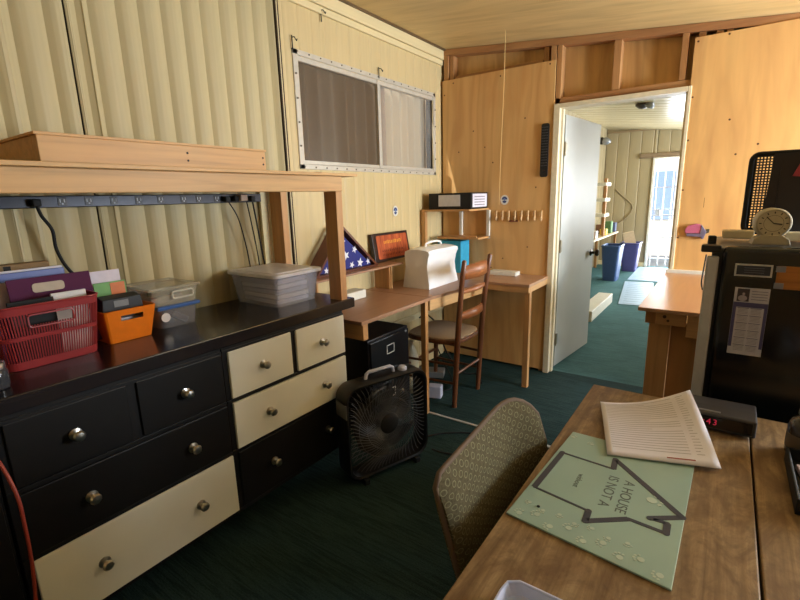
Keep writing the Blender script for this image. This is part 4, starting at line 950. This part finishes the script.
# curled sheaf
def bil(u_, v_):
    TL, TR, BR, BL = Vector((-.262, 1.421, .766)), Vector((-.036, 1.475, .838)), Vector((.049, 1.19, .770)), Vector((-.182, 1.119, .768))
    p = (TL*(1-u_)+TR*u_)*(1-v_)+(BL*(1-u_)+BR*u_)*v_
    p.z += -.018*math.sin(PI*u_)*(1-v_)+.006*math.sin(PI*v_)
    p.z = max(p.z, .7665)
    return p
t = thing('paper_stack', 'stapled sheaf of printed white papers curling over the green mat', 'papers', (-.11, 1.30, .766))
m_ = MB(); m_.grid([[bil(i/16, j/16) for i in range(17)] for j in range(17)]); m_.build('sheets', plain('page_white', (228, 225, 236), .6, 0, .3, .02), t, smooth=60, solid=.003)
m_ = MB()
rp = random.Random(2)
for r_ in range(24):
    v_ = .05+r_*.036
    for (a, b) in ((.06, .78), (.83, .90)):
        bb = b if rp.random() > .25 else a+(b-a)*.6
        P0 = [bil(a+(bb-a)*k/8, v_)+Vector((0, 0, .0019)) for k in range(9)]; P1 = [bil(a+(bb-a)*k/8, v_+.007)+Vector((0, 0, .0019)) for k in range(9)]
        m_.grid([P0, P1])
m_.build('printed_lines', plain('print_grey', (168, 162, 172), .7), t)
m_ = MB(); m_.grid([[bil(.55+.25*k/6, .945)+Vector((0, 0, .0021)) for k in range(7)], [bil(.55+.25*k/6, .96)+Vector((0, 0, .0021)) for k in range(7)]]); m_.build('footer_print', plain('footer_red', (150, 70, 70), .7), t)
# clock radio
t = thing('clock_radio', 'black digital clock radio with red digits at the far edge of the plank desk', 'clock radio', (.04, 1.457, ZT+.001))
MB().prism([(-.075, -.057, .004), (-.075, -.052, .048), (-.075, .0, .053), (-.075, .055, .053), (-.075, .057, .004)], (.154, 0, 0), .004).build('case', plain('radio_grey', (54, 52, 54), .4), t, local=True)
MB().prism([(-.070, -.0585, .012), (-.070, -.0545, .041), (-.070, -.0525, .041), (-.070, -.0565, .012)], (.140, 0, 0)).build('display_window', M_bpg, t, local=True)
for ch, cx_ in zip('11:43', (-.056, -.044, -.035, -.024, -.010)):
    MB().text(ch, .022, .0003, Matrix.Translation((cx_, -.0572, .0265)) @ Euler((math.radians(82), 0, 0)).to_matrix().to_4x4()).build('digit', emit('red_led', (190, 40, 70), .55), t, local=True)
MB().box(-.05, .0, -.040, -.034, .0485, .0515, .001).build('snooze_bar', M_grey, t, local=True)
# jar and black tray at right edge
t = thing('pill_jar', 'dark glass jar with label at the right edge of the plank desk', 'jar', (.235, 1.37, ZT+.001))
MB().lathe([(.036, 0), (.040, .006), (.040, .075), (.034, .092), (.020, .10), (.018, .104)], (.214, 1.38, ZT+.001), 28).build('body', plain('amber_dark', (52, 44, 38), .12, 0, .7), t, smooth=50)
MB().cyl((.214, 1.38, ZT+.106), (.214, 1.38, ZT+.128), .024, .022, n=24).build('cap', plain('cap_grey', (60, 66, 72), .4), t, smooth=40)
MB().lathe([(.0405, 0), (.0408, .001), (.0408, .035), (.0405, .036)], (.214, 1.38, ZT+.022), 28).build('label_band', plain('band_brown', (88, 74, 58), .6), t, smooth=50)
t = thing('black_tray', 'black tray holding pale papers at the right edge of the plank desk', 'tray', (.28, 1.22, ZT+.001))
m_ = MB(); m_.box(.172, .45, 1.10, 1.335, ZT+.001, ZT+.005).box(.172, .178, 1.10, 1.335, ZT+.005, ZT+.035, .002).box(.178, .45, 1.329, 1.335, ZT+.005, ZT+.035, .002).box(.178, .45, 1.10, 1.106, ZT+.005, ZT+.035, .002).box(.444, .45, 1.106, 1.329, ZT+.005, ZT+.035, .002)
m_.build('tray_body', M_bpm, t)
tag(MB().rot((.30, 1.215, ZT+.006), (0, 0, .15)).box(-.10, .11, -.09, .09, 0, .012, .002).build('note_papers', plain('note_pink', (196, 180, 186), .6)), 'pale papers lying inside the black tray at the right edge', 'papers')
# pale blue lid at bottom edge
t = thing('plastic_lid', 'pale blue-white plastic lid corner at the bottom edge of the photo', 'tray', (-.16, .55, ZT+.001)); t.rotation_euler = (0, 0, .0)
bin_shell(-.15, .553, ZT+.002, .018, .17, .135, .155, .12, .022, 'tray_body', plain('pale_blue_plastic', (196, 204, 232), .3), t, nper=56, nz=3, rim=.005, thick=.002)
# ------------------------------------------------------------------ upholstered chair
t = thing('upholstered_chair', 'olive upholstered chair with a ring pattern tucked under the plank desk', 'chair', (-.22, .9, 0))
rows_f = []; rows_b = []
def bk(u_, v_):
    # u along y (0 near .. 1 far), v up
    z = .50+(.358+.034*min(1, u_/.8))*v_
    y = .79-.11*v_ + (.36+.11*v_)*u_
    x = -.402+.34*max(0, u_-.62)**1.7 - .015*v_
    return x, y, z
NU, NV = 20, 16
prof = []
m_ = MB(); rows = []
for i in range(NU+1):
    u_ = i/NU; ring = []
    edge = min(u_, 1-u_); rc = max(0.0, 1-edge/(.06 if u_ < .5 else .30)); drop = (.022 if u_ < .5 else .15)*(1-math.sqrt(max(0, 1-rc*rc))) if rc > 0 else 0
    th = .024*(1-.5*rc**5)
    for k in range(NV+1): v_ = (k/NV)*(1-drop/.385); x, y, z = bk(u_, v_); ring.append((x+th*(1-.75*(k/NV)**10), y, z))
    for k in range(NV, -1, -1): v_ = (k/NV)*(1-drop/.385); x, y, z = bk(u_, v_); ring.append((x-th*(1-.75*(k/NV)**10), y, z))
    ring.append(ring[0]); rows.append(ring)
m_.grid(rows)
for r_ in (rows[0], rows[-1]): m_.bm.faces.new([m_.bm.verts.new(p) for p in r_[:-1]])
bmesh.ops.remove_doubles(m_.bm, verts=m_.bm.verts[:], dist=1e-4); bmesh.ops.recalc_face_normals(m_.bm, faces=m_.bm.faces[:])
m_.build('backrest', M_rings, t, smooth=50)
pp = []
for i in range(NU+1):
    u_ = i/NU; edge = min(u_, 1-u_); rc = max(0.0, 1-edge/(.06 if u_ < .5 else .30)); drop = (.022 if u_ < .5 else .15)*(1-math.sqrt(max(0, 1-rc*rc))) if rc > 0 else 0
    x, y, z = bk(u_, 1-drop/.385); pp.append((x, y, z+.002))
x, y, z = bk(0, .02); pp.insert(0, (x, y-.002, z)); x, y, z = bk(1, .02); pp.append((x, y+.002, z))
MB().tube(pp, .006, 8).build('piping', M_piping, t, smooth=60)
MB().box(-.43, -.02, .70, 1.12, .42, .50, .03, 4).build('seat', M_rings, t, smooth=40)
for x, y in ((-.40, .73), (-.40, 1.09), (-.05, .73), (-.05, 1.09)): MB().cyl((x, y, .42), (x, y, 0), .02, .014, n=12).build('leg', M_chairw, t, smooth=50)

# ------------------------------------------------------------------ far room
t = thing('far_table', 'long pale wooden table along the left wall of the far room', 'table', (-1.72, 7.5, 0))
MB().box(-2.0, -1.62, 5.4, 9.3, .66, .69, .003).build('tabletop', wood('far_tabletop', (206, 190, 160), 'y'), t)
for x, y in ((-1.97, 5.5), (-1.66, 5.5), (-1.97, 9.2), (-1.66, 9.2)): MB().box(x-.02, x+.02, y-.02, y+.02, 0, .659).build('leg', M_stud, t)
def pbin(cx, cy, w_, l_, h_, mat, label):
    t_ = thing('recycling_bin', label, 'bin', (cx, cy, 0)); bin_shell(cx, cy, .002, h_, w_, l_, w_*.72, l_*.72, .03, 'body', mat, t_, nper=48, nz=3, rim=.03)
pbin(-1.46, 8.0, .27, .40, .56, plain('bin_blue', (66, 92, 140), .5), 'nearer blue wastebasket beyond the open door')
pbin(-1.36, 9.1, .30, .34, .5, plain('bin_indigo', (78, 76, 130), .5), 'farther indigo wastebasket beyond the open door')
t = thing('far_shelf', 'wooden shelf post with white boards behind the open door edge', 'shelf', (-1.8, 8.3, .69))
MB().box(-1.70, -1.655, 8.2, 8.26, .691, 1.62, .002).build('post', M_stud, t)
for z in (1.0, 1.25, 1.5): MB().box(-1.95, -1.66, 8.17, 8.55, z, z+.055, .002).build('shelf_board', M_white, t)
MB().box(-1.96, -1.951, 8.2, 8.5, .691, 1.62, .002).build('back_panel', M_stud, t)
rs = random.Random(9)
for i in range(9):
    c, n_ = [((70, 120, 60), 'green'), ((200, 60, 60), 'red'), ((230, 230, 225), 'white'), ((60, 60, 70), 'black'), ((220, 190, 60), 'yellow'), ((120, 90, 70), 'brown'), ((90, 130, 80), 'olive'), ((210, 205, 200), 'pale grey'), ((80, 90, 120), 'slate')][i]
    x = -1.70-.11*(i % 2); y = (7.3, 7.5, 7.7, 7.9, 8.42, 8.62, 8.82, 9.0, 9.18)[i]; h_ = .10+.12*rs.random()
    tag(MB().box(x-.05, x+.05, y-.07, y+.07, .691, .691+h_, .006).build('carton', plain('carton_'+n_.replace(' ', '_'), c, .5)), '%s carton on the far room table' % n_, 'carton', 'cartons on the far table')
tag(MB().rot((-1.36, 9.1, .42), (0, -.25, .2)).box(-.09, .09, -.05, .05, 0, .28, .003).build('paper_bag', plain('kraft', (196, 170, 136), .7)), 'brown paper bag sticking out of the farther wastebasket', 'bag')
tag(MB().box(-1.28, -1.11, 5.2, 6.3, .001, .12, .006).build('low_box', M_white), 'low white board box on the floor just behind the open door', 'box')
cord([(-1.80, YF-.012, 1.45), (-1.68, YF-.012, 1.33), (-1.55, YF-.012, 1.22), (-1.48, YF-.012, 1.1), (-1.55, YF-.012, .95), (-1.7, YF-.012, .82), (-1.85, YF-.012, .78)], .009, 'beige cord looping down the far wall left of the exit', plain('beige_cord', (140, 122, 90), .6), name='wall_cable')
def rug(cx, cy, rz, w_, l_, label, seed):
    t_ = MB().rot((cx, cy, .001), (0, 0, rz)); t_.box(-w_/2, w_/2, -l_/2, l_/2, 0, .006, .002)
    t_.m(1)
    for k in range(int(l_/.14)): t_.box(-w_/2+.05, w_/2-.05, -l_/2+.05+k*.14, -l_/2+.065+k*.14, .006, .0068)
    tag(t_.build('floor_mat', [plain('mat_pale_blue', (150, 178, 200), .5), plain('mat_line', (104, 130, 156), .6)]), label, 'mat', 'pale floor mats')
rug(-.93, 7.1, .12, .40, 1.7, 'nearer pale blue floor mat lying on the far carpet', 1); rug(-1.0, 8.85, .03, .50, 1.5, 'farther pale blue floor mat near the exit', 2)
# exit door frame with security grille + ceiling vent and lamp
struct(MB().box(ox0-.04, ox0, YF-.03, YF+.08, 0, oz+.04, .003).box(ox1, ox1+.04, YF-.03, YF+.08, 0, oz+.04, .003).box(ox0, ox1, YF-.03, YF+.08, oz, oz+.04, .003).build('trim_12', M_white))
g = MB()
for k in range(7): g.cyl((ox0+.04+k*.13, YF+.05, .02), (ox0+.04+k*.13, YF+.05, oz), .008, n=8)
for z in (.15, .55, .95, 1.05, 1.45): g.box(ox0, ox1, YF+.04, YF+.06, z, z+.02)
g.box(ox0+.06, ox0+.14, YF+.03, YF+.07, .94, 1.06)
struct(g.build('door_2', plain('grille_white', (200, 202, 208), .4, .3)))
t = thing('ceiling_vent', 'small dark and chrome fixture on the far room ceiling', 'fixture', (-.98, 6.0, 2.43))
zcc = ceil_z(-.98)
MB().lathe([(.09, 0), (.09, -.02), (.05, -.05), (.01, -.06)], (-.98, 6.6, zcc-.002), 20).build('base', plain('fixture_dark', (70, 56, 40), .5), t, smooth=50)
MB().rot((-.91, 6.55, zcc-.05), (.4, .5, 0)).lathe([(.05, 0), (.06, .02), (.03, .06)], (0,0,0), 20).build('reflector', M_grey, t, smooth=50)
t = thing('wall_fixture', 'chrome spotlight at the top of the far room left wall', 'lamp', (-1.95, 9.2, 2.2))
MB().lathe([(.06, 0), (.07, .05), (.04, .11), (.02, .13)], (-1.97, 9.2, 2.3), 16, (1,0,-.2)).build('shade', M_grey, t, smooth=50)
MB().box(-2.01, -1.97, 9.15, 9.25, 2.24, 2.36, .004).build('mount', M_bp, t)
# outside the exit: sunlit ground, fence, pale building
struct(MB().box(-6, 5, YF+.1, 30, -.16, -.06).build('ground', plain('pale_ground', (206, 196, 176), .9, 0, .2, .15, 2)))
t = thing('far_building', 'pale building with grey-blue window seen through the exit', 'building', (-1.6, 17, -.06))
MB().box(-6, 4, 17, 19, -.06, 3.2).build('wall', plain('outside_wall', (226, 220, 206), .8), t)
MB().box(-6.2, 4.2, 16.7, 19.2, 3.2, 3.35).build('roof', plain('outside_roof', (150, 150, 150), .8), t)
MB().box(-2.1, -1.45, 16.95, 17.0, .5, 2.0, .01).build('window', plain('outside_window', (140, 160, 190), .3), t)
MB().box(-1.35, -.8, 16.95, 17.0, .9, 2.1, .01).build('window', MC['outside_window'], t)

# ------------------------------------------------------------------ light
W = bpy.data.worlds.new('World'); bpy.context.scene.world = W; W.use_nodes = True
wn = W.node_tree; bg = wn.nodes['Background']; sky = wn.nodes.new('ShaderNodeTexSky'); sky.sky_type = 'NISHITA'
sky.sun_elevation = math.radians(50); sky.sun_rotation = math.radians(120); sky.sun_disc = False
wn.links.new(sky.outputs['Color'], bg.inputs['Color']); bg.inputs['Strength'].default_value = .35
def area(name, loc, rot_, sx, sy, power, col=(1,1,1)):
    l = bpy.data.lights.new(name, 'AREA'); l.shape = 'RECTANGLE'; l.size = sx; l.size_y = sy; l.energy = power; l.color = col
    o = bpy.data.objects.new(name, l); C.objects.link(o); o.location = loc; o.rotation_euler = rot_; return o
sun = bpy.data.lights.new('sun', 'SUN'); sun.energy = 5; sun.angle = .01; so = bpy.data.objects.new('sun', sun); C.objects.link(so); so.rotation_euler = (math.radians(40), 0, math.radians(-20))
area('window_daylight', (XR+.02, 2.8, 1.45), (0, math.radians(90), 0), .95, 1.15, 100, (.79, .90, 1))
area('far_room_fill', (XR+.02, 8.1, 1.45), (0, math.radians(90), 0), 1.05, 2.1, 125, (.9, .96, 1))  # added fill at an unseen, invented window, to light the far room
area('ceiling_fill', (XR+.02, 2.8, 1.35), (0, math.radians(128), 0), .9, 1.15, 75, (.88, .94, 1))  # added upward fill to brighten the ceiling
area('far_ceiling_fill', (XR+.02, 8.1, 1.35), (0, math.radians(128), 0), .9, 1.7, 120, (.88, .94, 1))  # added fill aimed upward into the far room from the invented window
area('exit_daylight', ((ox0+ox1)/2, YF+.12, 1.0), (math.radians(-90), 0, 0), .8, 1.9, 90, (.92, .96, 1))
pl_ = bpy.data.lights.new('room_fill', 'AREA'); pl_.energy = 2.5; pl_.size = 1.2; pl_.color = (1, .95, .88)  # added weak fill from behind the camera, no lamp known there
po = bpy.data.objects.new('room_fill', pl_); C.objects.link(po); po.location = (.6, -.4, 2.2)

# ------------------------------------------------------------------ camera
yaw, pit, rol, FPX = -0.6192851941570857, -0.21987908700657632, -0.027209053074048643, 457.29025851174964
fw = Vector((math.sin(yaw)*math.cos(pit), math.cos(yaw)*math.cos(pit), math.sin(pit)))
rt = Vector((math.cos(yaw), -math.sin(yaw), 0)); up = rt.cross(fw)
rt2 = rt*math.cos(rol)+up*math.sin(rol); up2 = -rt*math.sin(rol)+up*math.cos(rol)
cam = bpy.data.cameras.new('camera'); cam.sensor_width = 36; cam.lens = FPX*36/800; cam.clip_start = .02
co = bpy.data.objects.new('camera', cam); C.objects.link(co)
R = Matrix((rt2, up2, -fw)).transposed().to_4x4(); co.matrix_world = Matrix.Translation((0, 0, 1.4)) @ R
bpy.context.scene.camera = co
vs = bpy.context.scene.view_settings
vs.view_transform = 'Standard'; vs.look = 'None'; vs.gamma = 1; vs.exposure = 0; vs.use_curve_mapping = False
